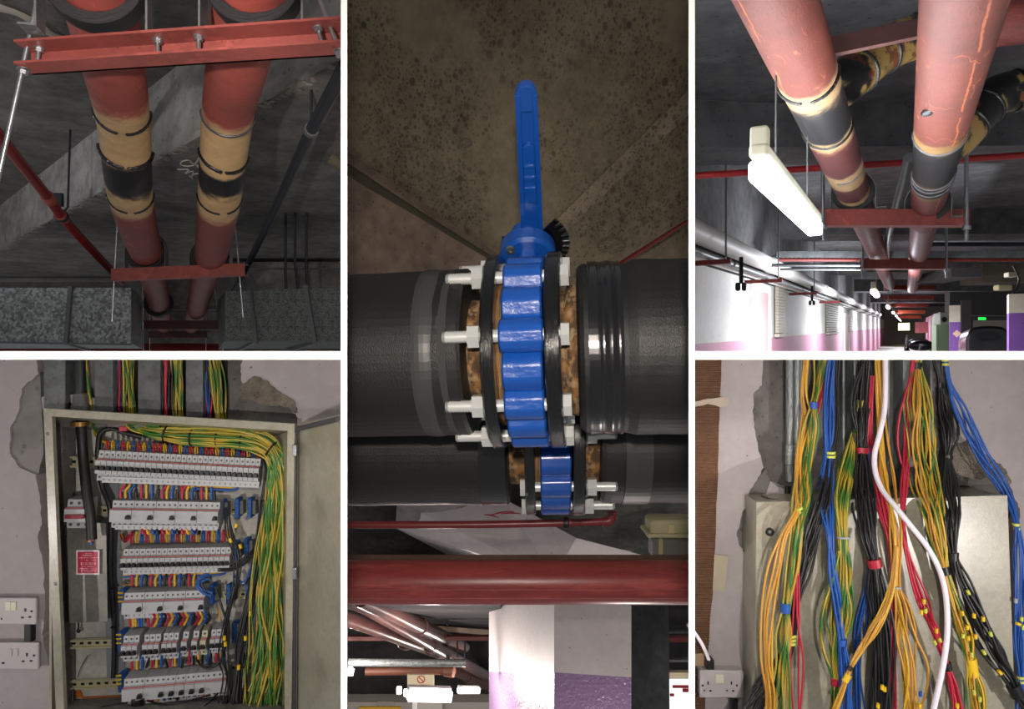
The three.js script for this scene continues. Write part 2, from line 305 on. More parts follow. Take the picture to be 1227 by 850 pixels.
// ---------------------------------------------------------------- bay 1: twin red pipes under a car park ceiling
{
  const H1 = EYE + 1.55, H2 = EYE + 1.1, at = (x, d, y) => V(x, y, -d);
  const S1 = [-8.2, 10.31], S2 = [-0.62, 2.64];
  struct('ceiling', plate([at(...S1, H1), at(...S2, H1), at(-0.5, 2.1, H1), at(-8.6, 2.1, H1)], V(0, 0.2, 0)), M.concrete);
  struct('ceiling_dropped', [plate([at(...S1, H2), at(...S2, H2), at(-2.12, 8.9, H2), at(-8.6, 12.2, H2)], V(0, 0.65, 0))], M.concreteLight);
  struct('trim_step', plate([at(S1[0] + 0.006, S1[1] + 0.0, H2 + 0.004).add(V(-0.012, 0, 0.012)), at(S2[0], S2[1], H2 + 0.004).add(V(-0.012, 0, 0.012)), at(S2[0], S2[1], H1).add(V(-0.012, 0, 0.012)), at(S1[0], S1[1], H1).add(V(-0.012, 0, 0.012))], V(0.009, 0, -0.009)), std(0xb9b6b0, { roughness: 0.95, map: rep(T.concrete, 0.8), bumpMap: T.rough, bumpScale: 0.004 }));
  // ragged seam of mortar along the step's lower edge
  const seam = []; for (let i = 0; i < 26; i++) { const t = i / 26, a = V(lerp(S1[0], S2[0], t), H2, -lerp(S1[1], S2[1], t)); const g = new THREE.IcosahedronGeometry(rr(0.02, 0.04) * (1.1 - 0.6 * t), 1); g.scale(2.2, 0.12, 0.9); g.rotateY(0.79 + rr(-0.3, 0.3)); g.translate(a.x + rr(-0.02, 0.02), a.y, a.z + rr(-0.02, 0.02)); seam.push(g); }
  for (let i = 0; i < 240; i++) { const t = Math.pow(rnd(), 0.7), a = V(lerp(S1[0], S2[0], t), H2, -lerp(S1[1], S2[1], t)); const g = new THREE.IcosahedronGeometry(rr(0.006, 0.024), 0); g.scale(1.8, 0.2, 1); g.rotateY(rr(0, 3)); g.translate(a.x, a.y, a.z + rr(-0.03, 0.03)); seam.push(g); }
  tag(part('mortar_seam', seam, std(0x9a958c, { roughness: 1 })), 'ragged pale mortar left along the lower edge of the ceiling step', 'mortar').userData.kind = 'stuff';
  const crack = [[-4, 6], [20, 14], [45, 28], [62, 40], [80, 46]].map(([x, y]) => { const p = P(x, y, 1); return at(p.x / (p.y - EYE) * 1.55, 1.55 / (p.y - EYE), H1); });
  one('mortar_line', tube(crack, crack.map(() => rr(0.018, 0.03)), 6, 4), std(0xb9b6ac, { roughness: 1 }), 'pale line of mortar on the ceiling in the top left corner', 'mortar');
  // unseen strip lamp out of frame at the left, placed to light the ceiling
  { const a = V(-5.2, EYE + 0.35, -3.2), t = thing('strip_lamp', 'unseen strip lamp out of frame left of the twin pipes, placed to light the ceiling', 'lamp', a); part('housing', box(a.clone().add(V(0, -0.045, 0)), 0.1, 0.05, 1.25, 0.01), M.white, t); part('lamp_glow', box(a, 0.08, 0.04, 1.2, 0.015), std(0xffffff, { emissive: 0xf4f6ff, emissiveIntensity: 4 }), t); const l = new THREE.RectAreaLight(0xf4f6ff, 170, 0.08, 1.2); l.position.set(a.x, a.y + 0.026, a.z); l.lookAt(a.x, a.y + 2, a.z + 0.001); l.quaternion.setFromEuler(new THREE.Euler(Math.PI / 2, 0, 0)); scene.add(l); }
  // far concrete beam and rear wall
  struct('wall_rear_1', [slab(150, 318, 290, 440, 11, 0.2)], M.concreteLight);
  struct('trim_3', [slab(262, 321, 409, 424, 8.3, 0.3), slab(262, 314, 409, 321, 8.1, 0.5)], M.concreteLight);
  struct('wall_rear_2', [slab(-20, 338, 172, 440, 10, 0.2)], M.concrete);
  struct('trim_4', [slab(150, 366, 275, 371, 9.6, 0.2), slab(160, 388, 275, 393, 10.4, 0.2)], M.concrete);

  // the two pipes
  const R = 0.0865;
  const ptsA = [[119, 0, 1.77], [137, 85, 2.16], [148, 145, 2.52], [156, 232, 2.98], [178, 311, 4.3], [187, 345, 5.4], [191, 370, 6.4], [197, 392, 8.5], [199, 400, 10.9]].map(a => P(...a));
  const ptsB = [[300, 0, 1.77], [284, 80, 2.13], [274, 130, 2.48], [268, 185, 2.74], [263, 238, 3.04], [252, 311, 4.15], [242, 345, 5.3], [236, 370, 6.3], [229, 392, 8.4], [227, 400, 10.9]].map(a => P(...a));
  ptsA.unshift(ptsA[0].clone().add(ptsA[0].clone().sub(ptsA[1]).multiplyScalar(1.3))); ptsB.unshift(ptsB[0].clone().add(ptsB[0].clone().sub(ptsB[1]).multiplyScalar(1.3)));
  const stops = (w0, b0, b1, end, e0) => info => { const f = y => info.atY(y).len / info.len; return [[0, REDP], [f(w0), CREAM, e0], [f(b0), BLACKP, 0.005], [f(b1), CREAM, 0.012], [f(end), [0.55, 0.245, 0.215], 0.012]]; };
  const A = paintedPipe('pipe', 'thick red pipe with cream and black bands, left of the pair under the ceiling step', ptsA, ptsA.map(() => R), stops(113, 183, 214, 240, 0.016), 200, 1, 5, M.redFar);
  const B = paintedPipe('pipe', 'thick red pipe with cream and black bands, right of the pair under the ceiling step', ptsB, ptsB.map(() => R), stops(126, 191, 217, 244, 0.018), 300, 1, 6, M.redFar);
  const greyBead = std(0x4d4d52, { roughness: 0.3, metalness: 0.3 });
  for (const [q, y, arcs, mat, r] of [[A, 131, [[-1.5, -0.12], [0.12, 1.7]], M.blackGloss, 0.0075], [A, 177, [[-1.6, -0.06], [0.05, 1.6]], M.blackGloss, 0.011], [A, 231, [[-1.5, -0.1], [0.15, 1.7]], M.blackGloss, 0.006], [B, 136, [[-1.7, 1.7]], greyBead, 0.006], [B, 182, [[-1.6, -0.06], [0.02, 1.6]], M.blackGloss, 0.009], [B, 234, [[-1.6, 0], [0.3, 1.5]], M.blackGloss, 0.006]]) { const i = q.info.atY(y); bead(i.p, i.t, R, r, arcs, mat, q.t, rr(-0.012, 0.012)); }

  // near channel beam: web away from us, flanges towards us
  const chan = (l, r2, hB, hT, label) => { // l, r2: [px x, near depth, far depth]
    const L = (k, h) => at((l[0] - CX) / F * l[1] + (k ? 0 : 0), k ? l[2] : l[1], EYE + h), Rr = (k, h) => at((r2[0] - CX) / F * r2[1], k ? r2[2] : r2[1], EYE + h), t = thing('channel_beam', label, 'beam', L(0, hB));
    const th = 0.006, strip = (h) => hexa([L(0, h), Rr(0, h), Rr(0, h + th), L(0, h + th)], [L(1, h), Rr(1, h), Rr(1, h + th), L(1, h + th)]);
    part('lower_flange', strip(hB), M.redSteel, t); part('upper_flange', strip(hT), M.redSteel, t);
    part('web', hexa([L(1, hB), Rr(1, hB), Rr(1, hT + th), L(1, hT + th)].map(p => p.clone().add(V(0, 0, 0.008))), [L(1, hB), Rr(1, hB), Rr(1, hT + th), L(1, hT + th)]), M.redSteel, t);
    return t;
  };
  const beam1 = chan([16, 1.705, 1.776], [409, 1.587, 1.66], 0.70, 0.752, 'red painted steel channel beam with hanging bolts, nearest under the twin pipes');
  const beamTop = x => { const d = lerp(1.74, 1.622, (x - 16) / 393); return P(x, CY - 0.759 / d * F, d); };
  for (const [q, x0] of [[A, 119], [B, 296]]) {
    const i = q.info.all.s.reduce((a, b) => Math.abs(-b.p.z - 1.69) < Math.abs(-a.p.z - 1.69) ? b : a), drop = i.p.y - (EYE + 0.759);
    pipeClamp(q === A ? 'grey strap clamp with black rubber ring on the left pipe at the nearest channel beam' : 'grey strap clamp with black rubber ring on the right pipe at the nearest channel beam', null, i.p, V(q === A ? -0.25 : -0.1, 0, -1), R, R + 0.027, drop, 0.034, 0.055);
  }
  for (const [x, y] of [[47, 53], [189, 41], [238, 38], [381, 27]]) { const d = lerp(1.745, 1.62, (x - 16) / 393), p = P(x, y, d); p.y = EYE + 0.752; hangerBolt(beam1, p, V(x < 100 ? -0.12 : x > 300 ? 0.25 : 0, -1, 0).normalize(), 0.042, 0.0055); }
  const hangRod = (label, a, b, top, r, group) => { // a: below end, b: a point on it further up; carried on to the ceiling
    const dir = b.clone().sub(a).normalize(), e = a.clone().addScaledVector(dir, (top - a.y) / dir.y);
    return one('threaded_rod', threadedRod(a, e, r, 0.006, 8, 240), M.zinc, label, 'rod', group);
  };
  hangRod('long zinc threaded rod through the left end of the nearest channel beam', P(-4, 222, 1.735), P(40, 22, 1.735), H1, 0.006);
  hangRod('short visible zinc threaded rod near the right end of the nearest channel beam', P(409, 66, 1.63), P(386, 8, 1.63), H2, 0.006);
  for (const [x, y, d, k] of [[28, 83, 1.735, -0.22], [407, 57, 1.63, 0.4]]) { const p = P(x, y, d); p.y = EYE + 0.699; part('nut', [hexNut(p.clone().add(V(0, -0.008, 0)), V(-k, 1, 0), 0.011, 0.01), turned(p, V(0, -1, 0), [[0, 0], [0, 0.015], [0.002, 0.015], [0.002, 0]], 18)], M.zinc, beam1); }

  // second beam: a flat red channel face
  const beamFace = (x0, y0, x1, y1, d, hpx, mat, label) => { const t = thing('channel_beam', label, 'beam', P(x0, y0 + hpx, d)), a = [P(x0, y0 + hpx, d), P(x1, y1 + hpx, d), P(x1, y1, d), P(x0, y0, d)], off = (v, z) => v.clone().add(V(0, 0, z)); part('web', hexa(a, a.map(v => off(v, -0.006))), mat, t); const th = 0.006; for (const [i, j, s] of [[0, 1, 1], [3, 2, -1]]) part('flange', hexa([a[i], a[j], a[j].clone().add(V(0, s * th, 0)), a[i].clone().add(V(0, s * th, 0))].map(v => off(v, -0.0062)), [a[i], a[j], a[j].clone().add(V(0, s * th, 0)), a[i].clone().add(V(0, s * th, 0))].map(v => off(v, -0.06))), mat, t); return t; };
  beamFace(133, 322, 293, 315.5, 4.02, 14.5, M.redSteel, 'red flat faced channel beam carrying the twin pipes in front of the ducts');
  for (const [q, y, d] of [[A, 308, 4.1], [B, 308, 4.1]]) { const i = q.info.all.s.reduce((a, b) => Math.abs(-b.p.z - d) < Math.abs(-a.p.z - d) ? b : a), top = EYE + (CY - (q === A ? 321 : 317)) / F * 4.02; pipeClamp(q === A ? 'thin strap clamp with black rubber ring on the left pipe at the second beam' : 'thin strap clamp with black rubber ring on the right pipe at the second beam', null, i.p, V(0, 0, -1), R, R + 0.026, Math.max(0.08, i.p.y - top), 0.05, 0.04); }
  hangRod('thin zinc rod at the left end of the flat red beam before the galvanised duct', P(134, 386, 4.05), P(141, 262, 4.05), H2, 0.0055);
  hangRod('thin zinc rod at the right end of the flat red beam', P(291.5, 381, 4.05), P(281, 260, 4.05), H2, 0.0055);
  const dk = std(0x4a2a28, { roughness: 0.6, map: T.grime });
  beamFace(172, 384, 268, 384, 6.35, 10.5, dk, 'dark red channel beam third along the pipe run, between the two duct ends');
  beamFace(178, 397, 248, 397, 8.2, 8, dk, 'smaller dark channel beam furthest along the twin pipes');
  for (const [a, b, d, l] of [[[172, 420], [171, 330], 6.38, 'left of the third'], [[268, 424], [255, 330], 6.38, 'right of the third'], [[179.5, 424], [179.5, 380], 8.25, 'left of the furthest'], [[247, 424], [246.5, 368], 8.25, 'right of the furthest']]) hangRod('thin grey rod ' + l + ' small beam between the ducts', P(...a, d), P(...b, d), H2, 0.006);
  for (const [q, d] of [[A, 6.1]]) { const i = q.info.all.s.reduce((a, b) => Math.abs(-b.p.z - d) < Math.abs(-a.p.z - d) ? b : a); one('pipe_ring', ringGeo(i.p, V(0, 0, -1), R, R + 0.028, 0.07), M.rubber, 'black rubber ring around the left pipe above the third beam', 'ring'); }

  // ducts
  const duct = (label, front, back, joints, mat, frame) => {
    const t = thing('air_duct', label, 'duct', front[0]); part('duct_shell', hexa(front, back), mat, t);
    for (const j of joints) part('joint_flange', j, frame, t); return t;
  };
  const dL = 5.3, dLb = 6.5, angle = std(0x62666a, { roughness: 0.5, metalness: 0.4 });
  const strip = (list, w, h) => list.slice(1).map((p, i) => between(list[i], p, w, h));
  duct('shiny spangled galvanised air duct on the left below the ceiling step', [P(-30, 409.5, dL), P(157, 412, dL), P(157, 345, dL), P(-30, 345, dL)], [P(-30, 418, dLb), P(171, 418, dLb), P(171, 358, dLb), P(-30, 358, dLb)],
    [strip([P(85, 343, dL - 0.01), P(79.5, 411, dL - 0.01), P(106, 419.5, dLb)], 0.03, 0.03), strip([P(0, 410.5, dL - 0.005), P(157, 413, dL - 0.005)], 0.015, 0.015)], std(0xa9afaf, { roughness: 0.5, metalness: 0.35, map: rep(T.spangle, 1.7) }), angle);
  const dR = 5.2, dRb = 6.6, galvR = std(0x767e7a, { roughness: 0.55, metalness: 0.35, map: rep(T.spangle, 5) });
  duct('dull grey green air duct with two joints on the right behind the pipes', [P(270, 408, dR), P(412, 409, dR), P(412, 345, dR), P(270, 349, dR)], [P(262, 418, dRb), P(412, 418, dRb), P(412, 362, dRb), P(259, 364, dRb)],
    [strip([P(299, 335, dR - 0.012), P(307.5, 412, dR - 0.012)], 0.022, 0.022), strip([P(306, 409, dR), P(286, 420, dRb)], 0.025, 0.025), strip([P(366, 342, dR - 0.012), P(377.5, 410, dR - 0.012), P(345, 421, dRb)], 0.035, 0.03), strip([P(270, 408.8, dR - 0.005), P(409, 409.8, dR - 0.005)], 0.012, 0.012)], galvR, angle);
  for (const [a, b, l] of [[[342, 327], [343, 346], 'left'], [[353.5, 316], [357, 346], 'middle'], [[367, 325], [369, 346], 'right']]) one('duct_hanger', tube([P(...b, 5.5), P(...a, 5.5), V(P(...a, 5.5).x, H2, -5.5)], 0.011, 8, 2, true), M.darkPipe, 'thin dark hanger rod above the dull duct, ' + l + ' of three', 'rod');
  // cross pipe behind the ducts and the small services
  one('cross_pipe', tube([P(-20, 424, 8.6), P(412, 424, 8.6)], 0.125, 20), M.redDark, 'red pipe running crosswise behind the ducts along the bottom edge', 'pipe');
  const sp = [[-6, 157, 3.7], [60, 240, 4.6], [75, 261, 4.9], [135, 326, 6.1], [146, 338, 6.6]].map(a => P(...a)), si = pathInfo(sp), spr = thing('sprinkler_pipe', 'slim red sprinkler pipe slanting down on the left to the second beam', 'pipe', sp[0]);
  part('pipe_body', tube(sp, 0.031, 16, 6), std(0xa02a24, { roughness: 0.45, map: rep(T.scuff, 1, 2) }), spr);
  for (const y of [237, 260]) { const i = si.atY(y); part('coupling', turned(i.p.clone().addScaledVector(i.t, -0.05), i.t, [[0, 0], [0, 0.034], [0.01, 0.039], [0.09, 0.039], [0.1, 0.034], [0.1, 0]], 18), std(0x9c4a42, { roughness: 0.5 }), spr); }
  const hc = si.atY(259).p; { const ph = thing('pipe_hanger', 'dark rod hanger and clip holding the slim red sprinkler pipe', 'hanger', hc); part('hanger_rod', tube([hc.clone(), V(hc.x + 0.045, hc.y + 0.06, hc.z), V(hc.x + 0.05, H1, hc.z - 0.02)], 0.007, 8, 2, true), M.darkPipe, ph); part('clip_ring', ringGeo(hc, si.atY(259).t, 0.034, 0.044, 0.035, 20), M.darkPipe, ph); part('clip_plate', box(V(hc.x - 0.02, hc.y + 0.11, hc.z), 0.06, 0.09, 0.03), M.darkPipe, ph); }
  const cd = [[414, 78, 2.35], [373, 156, 2.95], [332, 245, 4.0], [290, 331, 6.2], [278, 352, 7.6]].map(a => P(...a)), cdt = thing('conduit', 'dark slate conduit pipe slanting down on the right under the ceiling', 'pipe', cd[0]), ci = pathInfo(cd);
  part('pipe_body', tube(cd, 0.0235, 16, 6), M.darkPipe, cdt); part('coupling', ringGeo(ci.atY(157).p, ci.atY(157).t, 0.02, 0.031, 0.03, 24), M.zincDull, cdt);
  one('conduit_hanger', tube([ci.atY(157).p, V(ci.atY(157).p.x, H2, ci.atY(157).p.z)], 0.006, 8), M.darkPipe, 'short hanger above the dark slate conduit pipe', 'hanger');
  // chalk scribble on the ceiling
  const onCeil = ([x, y]) => { const p = P(x, y, 1), k = 1.099 / (p.y - EYE); return V(p.x * k, EYE + 1.099, -k); };
  const chalk = [[[239, 189], [232, 198], [226, 199], [218, 198], [219, 193], [226, 192], [231, 196], [236, 198], [243, 199]], [[213, 203], [226, 203], [222, 208], [231, 205], [230, 213], [234, 208], [243, 208]], [[227, 211], [231, 214]], [[236, 199], [241, 202]]];
  { const c = thing('chalk_mark', 'white chalk scribble on the ceiling left of the right pipe black band', 'mark', onCeil([230, 200])), cm = std(0xc9c6bd, { roughness: 1 }); for (const l of chalk) part('chalk_stroke', tube(l.map(onCeil), 0.0045, 5, 4), cm, c); }
}
// ---------------------------------------------------------------- bay 3: long car park aisle with twin red pipes and strip lamps
{
  const SX = 0.555, SH = 0.04, K = (x0, h0, d) => V(x0 + SX * d, EYE + h0 + SH * d, -d), DIR = V(SX, SH, -1).normalize(), ACROSS = V(1, 0, SX).normalize();
  // things standing square to the aisle: x along ACROSS, y up, -z along DIR (flattened)
  const yaw = Math.atan2(-SX, 1), turnQ = new THREE.Quaternion().setFromAxisAngle(V(0, 1, 0), yaw);
  const abox = (c, sx, sy, sz, r = 0) => { const g = r ? new RoundedBoxGeometry(sx, sy, sz, 2, r) : new THREE.BoxGeometry(sx, sy, sz); const u = boxUV(g); u.applyQuaternion(turnQ); u.translate(c.x, c.y, c.z); return u; };
  // ---- pipes
  const R = 0.084, LP = d => K(0.607 - SX * 1.62, 0.81 - SH * 1.62, d), RP = d => K(0.95 - SX * 1.49, 0.745 - SH * 1.49, d);
  const MAROON = [0.38, 0.18, 0.17], RED3 = [0.48, 0.225, 0.165];
  const stopsL = info => { const f = y => info.atY(y).len / info.len; return [[0, RED3], [f(80), CREAM, 0.012], [f(108), BLACKP, 0.016], [f(147), CREAM, 0.01], [f(158), MAROON, 0.012], [f(192), CREAM, 0.007], [f(209), MAROON, 0.007], [f(224), CREAM, 0.006], [f(229), MAROON, 0.006]]; };
  const stopsR = info => { const f = y => info.atY(y).len / info.len; return [[0, [0.43, 0.2, 0.145]], [f(147), [0.62, 0.48, 0.28], 0.01], [f(160), BLACKP, 0.009], [f(203), [0.5, 0.4, 0.24], 0.008], [f(207), BLACKP, 0.006], [f(218), [0.5, 0.4, 0.24], 0.007], [f(221), [0.5, 0.22, 0.2], 0.007]]; };
  const ds = [1.1, 1.6, 2.2, 2.9, 3.7, 4.6, 6, 8, 10, 13];
  const A = paintedPipe('pipe', 'thick red pipe with a branch tee, left of the pair above the bright strip lamp', ds.map(LP), ds.map(() => R), stopsL, 400, 1, 5, M.redFar, 0.6);
  const B = paintedPipe('pipe', 'thick red pipe with long pale scratches, right of the pair leading down the aisle', ds.map(RP), ds.map(() => R), stopsR, 440, 1, 5, M.redFar, 0.43);
  const grey = std(0x5a5a5c, { roughness: 0.35, metalness: 0.2 });
  for (const [q, y, arcs, r] of [[A, 90, [[-1.5, -0.15], [0.1, 1.7]], 0.008], [A, 151, [[-1.7, 1.7]], 0.0075], [A, 199, [[-0.3, 1.5]], 0.006], [B, 156, [[-1.7, 1.7]], 0.006], [B, 205, [[-1.7, 1.7]], 0.006], [B, 209, [[-1.7, 1.7]], 0.006], [B, 214, [[-1.7, 1.7]], 0.005]]) { const i = q.info.atY(y); bead(i.p, i.t, R, r, arcs, r > 0.0065 ? M.blackGloss : grey, q.t); }
  { const i = B.info.atY(104), { s, u } = frameOf(i.t), p = i.p.clone().addScaledVector(s, -0.052).addScaledVector(u, -0.067); const g = new THREE.IcosahedronGeometry(0.016, 2); g.scale(1, 0.7, 1.6); g.translate(p.x, p.y, p.z); part('weld_scar', g, M.blackGloss, B.t); }
  // ---- branches: mottled black and cream elbows
  const mottle = (k, bias) => texture(512, 512, (u, v) => { const n = fbm(u, v, 4, 5, k), m = fbm(u, v, 9, 4, k + 9); const c = mix3([0.045, 0.05, 0.06], [0.66, 0.54, 0.3], sstep(bias, bias + 0.09, n)); return mix3(c, [0.42, 0.2, 0.13], 0.8 * sstep(0.62, 0.68, m)); });
  const elbow = (label, pts, radii, mat, beads, red) => { const t = thing('branch_pipe', label, 'pipe', pts[0]), info = pathInfo(pts); part('elbow', tube(pts, radii, 32, 10), mat, t); for (const x of beads) { const i = info.atX(x); bead(i.p, i.t, R * 0.99, 0.008, [[-3.1, 3.1]], M.blackGloss, t); } if (red) part('pipe_body', tube(red, R, 32, 4), M.redSteel, t); return t; };
  const b1 = [[982, 118, 2.66], [1004, 104, 2.66], [1026, 86, 2.7], [1052, 65, 2.74], [1080, 50, 2.76], [1108, 42, 2.76], [1135, 38, 2.74]].map(a => P(...a));
  elbow('mottled black and cream branch elbow curving from the left pipe behind the steel strip', b1, [R * 0.9, R, R, R, R, R, R], std(0xffffff, { roughness: 0.35, map: rep(mottle(470, 0.47), 1, 2.2) }), [1027, 1056, 1098], [P(1135, 38, 2.74), P(1180, 30, 2.7), P(1262, 20, 2.62)]);
  const b2 = [[1126, 180, 2.96], [1148, 163, 2.98], [1168, 139, 3.0], [1192, 116, 3.02], [1220, 108, 3.02], [1256, 106, 3.0]].map(a => P(...a));
  elbow('mostly black branch elbow curving from the right pipe to the right edge', b2, b2.map(() => R), std(0xffffff, { roughness: 0.35, map: rep(mottle(490, 0.53), 1, 2) }), [1160, 1178, 1216], null);
  // ---- strip above and channel beams
  one('steel_strip', between(P(950, 66, 2.12), P(1150, 24, 2.12), 0.03, 0.052), std(0x6b4640, { roughness: 0.5, map: T.grime }), 'brown red flat steel strip between the two pipes before the branch elbow', 'beam');
  const chan = (label, xa, xb, y0a, y0b, h, d, mat) => { const t = thing('channel_beam', label, 'beam', P(xa, y0a + h, d)), a = [P(xa, y0a + h, d), P(xb, y0b + h, d), P(xb, y0b, d), P(xa, y0a, d)]; part('web', hexa(a, a.map(v => v.clone().add(V(0, 0, -0.007)))), mat, t); for (const [i, j, s] of [[0, 1, 1], [3, 2, -1]]) { const f = [a[i], a[j], a[j].clone().add(V(0, s * 0.007, 0)), a[i].clone().add(V(0, s * 0.007, 0))]; part('flange', hexa(f.map(v => v.clone().add(V(0, 0, -0.0072))), f.map(v => v.clone().add(V(0, 0, -0.08)))), mat, t); } return t; };
  const c1 = chan('red steel channel beam holding both pipes right of the bright strip lamp', 980, 1163, 250.5, 250.5, 19.5, 3.9, M.redSteel);
  const c2 = chan('smaller red channel beam further down the aisle under both pipes', 1031, 1137, 311, 311.5, 11, 6.75, M.redSteel);
  for (const [f, d, y, l] of [[LP, 3.94, 249, 'left pipe'], [RP, 3.94, 249, 'right pipe']]) { const c = f(d), top = EYE + (CY - 250.5) / F * 3.9; pipeClamp('bright strap clamp with rubber ring on the ' + l + ' above the red channel beam', null, c, DIR, R, R + 0.025, Math.max(0.09, c.y - top - 0.001), 0.05, 0.045); }
  const H3 = 1.75;
  const vrod = (label, x, yb, d, r) => { const t = thing('hanger_rod', label, 'rod', P(x, yb, d)), p = P(x, yb, d); part('rod', threadedRod(p, V(p.x, EYE + H3 + SH * d, p.z), r, 0.008, 8, 200), M.zinc, t); return t; };
  for (const [x, yb, d, r, yn, l] of [[986, 288, 3.86, 0.0115, 272, 'thick zinc rod through the left end of the near red channel beam'], [1158, 288, 3.86, 0.0115, 273, 'thick zinc rod through the right end of the near red channel beam'], [1034, 334, 6.7, 0.012, 324, 'thin zinc rod at the left end of the smaller red beam'], [1134, 333, 6.7, 0.013, 324, 'thin zinc rod at the right end of the smaller red beam']]) { const t = vrod(l, x, yb, d, r); part('nut', hexNut(P(x, yn, d), V(0, 1, 0), r * 1.9, r * 1.6), M.zinc, t); }
  // ---- ceiling
  const C = (x0, d, h = H3) => K(x0, h, d);
  struct('ceiling_aisle', plate([V(0.6, EYE + H3, -2.1), V(4.5, EYE + H3, -2.1), C(9, 80), C(-9, 80), C(-2.8, 5.2)], V(0, 0.25, 0)), M.concrete3 = std(0x6e6e70, { roughness: 0.95, map: rep(T.concrete, 0.5), bumpMap: T.rough, bumpScale: 0.004 }));
  // downstand beams across the ceiling
  for (const [d, h, w] of [[5.6, 0.42, 0.5], [10.5, 0.45, 0.6], [17, 0.5, 0.6], [26, 0.5, 0.6], [38, 0.5, 0.7]]) { const a = C(-2.9, d, H3 - h / 2), b = C(9, d - 4 * (d < 6 ? 0 : 0), H3 - h / 2); b.z = a.z + 0.3; b.y = a.y; struct('trim_beam_' + Math.round(d), between(V(a.x, a.y, a.z), V(b.x + 2, b.y, b.z), w, h), M.concrete3); }
  // ---- left wall: white above, pink dado, doors and louvres
  const X0 = -1.9, W = (x, y, off = 0) => { const k = (x - CX) / F, d = (X0 + off) / (k - SX); return P(x, y, d); };
  const wallAt = (d, h, off = 0) => V(X0 + off + SX * d, EYE + h + SH * d, -d), wp = (d0, d1, h0, h1, off, th) => hexa([wallAt(d0, h0, off), wallAt(d1, h0, off), wallAt(d1, h1, off), wallAt(d0, h1, off)], [wallAt(d0, h0, off - th), wallAt(d1, h0, off - th), wallAt(d1, h1, off - th), wallAt(d0, h1, off - th)]);
  const whiteW = std(0xdedcd6, { roughness: 0.7, map: rep(T.plaster, 0.4) }), pinkW = std(0xcf8fa8, { roughness: 0.7, map: rep(T.plaster, 0.4) });
  struct('wall_aisle_left', wp(5.6, 62, -1.5, 0.62, 0, 0.2), whiteW);
  struct('trim_dado', wp(5.6, 62, -1.5, -0.165, 0.012, 0.012), pinkW);
  struct('trim_band', wp(5.6, 62, 0.57, H3, 0.03, 0.25), M.concrete3);
  const dAt = x => X0 / ((x - CX) / F - SX);
  const door = (n, x0, x1, h1, m) => { const d0 = dAt(x0), d1 = dAt(x1); struct('door_' + n, wp(d0, d1, -1.48, h1, 0.03, 0.03), m); struct('door_frame_' + n, [wp(d0 - 0.12, d0, -1.48, h1 + 0.1, 0.05, 0.05), wp(d1, d1 + 0.12, -1.48, h1 + 0.1, 0.05, 0.05), wp(d0, d1, h1, h1 + 0.1, 0.05, 0.05)], whiteW); };
  const doorM = std(0xb28f8d, { roughness: 0.6 });
  door(1, 899, 918, 0.44, doorM); door(2, 1011, 1016, 0.3, doorM);
  const louvre = (label, x0, x1, hb, ht, n) => { const d0 = dAt(x0), d1 = dAt(x1), t = thing('louvre_vent', label, 'vent', wallAt(d0, hb, 0.05)), m = std(0xa79f8d, { roughness: 0.6 }); for (const h of [hb, ht - 0.05]) part('frame_rail', wp(d0, d1, h, h + 0.05, 0.08, 0.07), m, t); for (let i = 0; i < n; i++) { const h = lerp(hb + 0.06, ht - 0.06, (i + 0.5) / n), g = wp(d0, d1, h - 0.02, h + 0.02, 0.07, 0.05); part('slat', g, m, t); } };
  louvre('tall slatted louvre on the white wall beside the pink door', 927, 936, -0.16, 0.66, 16);
  louvre('slatted beige louvre on the white wall further down the aisle', 989, 1003, -0.2, 0.6, 12);
  louvre('small slatted louvre furthest along the white wall', 1015.5, 1019, -0.2, 0.6, 8);
  for (const [x, y, l] of [[888, 340, 'dark camera like bracket hanging at the wall top near the pink door'], [973, 361, 'small dark bracket at the wall top further down']]) { const p = W(x, y, 0.35), t = thing('wall_bracket', l, 'bracket', p); const k = -p.z / 7; part('stem', between(p.clone().add(V(0, 0.25, 0)), p, 0.03, 0.03, V(1, 0, 0)), M.black, t); for (const s of [-1, 1]) part('head', abox(p.clone().add(V(s * 0.03, -0.03, 0)), 0.045, 0.08, 0.06, 0.02), M.black, t); }
  // ---- white pipes on trapezes along the wall
  const whiteP = std(0xe0ded9, { roughness: 0.55 }), WP = (x0, h0, r, label) => { const pts = [3.6, 6, 9, 14, 24, 46].map(d => K(x0, h0, d)), t = thing('white_pipe', label, 'pipe', pts[0]); part('pipe_body', tube(pts, r, 24, 2, true), whiteP, t); for (const d of [8.6, 14, 20]) part('coupling', ringGeo(K(x0, h0, d), DIR, r * 0.98, r * 1.12, 0.16, 28), whiteP, t); return t; };
  WP(-1.64, 0.74, 0.09, 'large white drain pipe running along the left wall of the aisle'); WP(-1.78, 0.605, 0.045, 'thinner white pipe below the large white drain pipe'); WP(-1.63, 0.58, 0.03, 'thinnest grey pipe beneath the white drain pipes').traverse(o => { if (o.isMesh) o.material = M.zincDull; });
  for (const [d, l] of [[5.9, 'nearest'], [8.3, 'second'], [11.5, 'third'], [15.5, 'fourth']]) { const c = K(-1.7, 0.525, d), t = thing('trapeze_hanger', 'dark red trapeze hanger below the white pipes, ' + l + ' along the aisle', 'hanger', c); part('cross_bar', between(c.clone().addScaledVector(ACROSS, -0.22), c.clone().addScaledVector(ACROSS, 0.24), 0.04, 0.04), M.redDark, t); for (const s of [-0.19, 0.2]) { const a = c.clone().addScaledVector(ACROSS, s); part('rod', rod(a, V(a.x, EYE + H3 + SH * d, a.z), 0.008, 8), M.zincDull, t); } }
  // ---- strip lamps
  RectAreaLightUniformsLib.init?.();
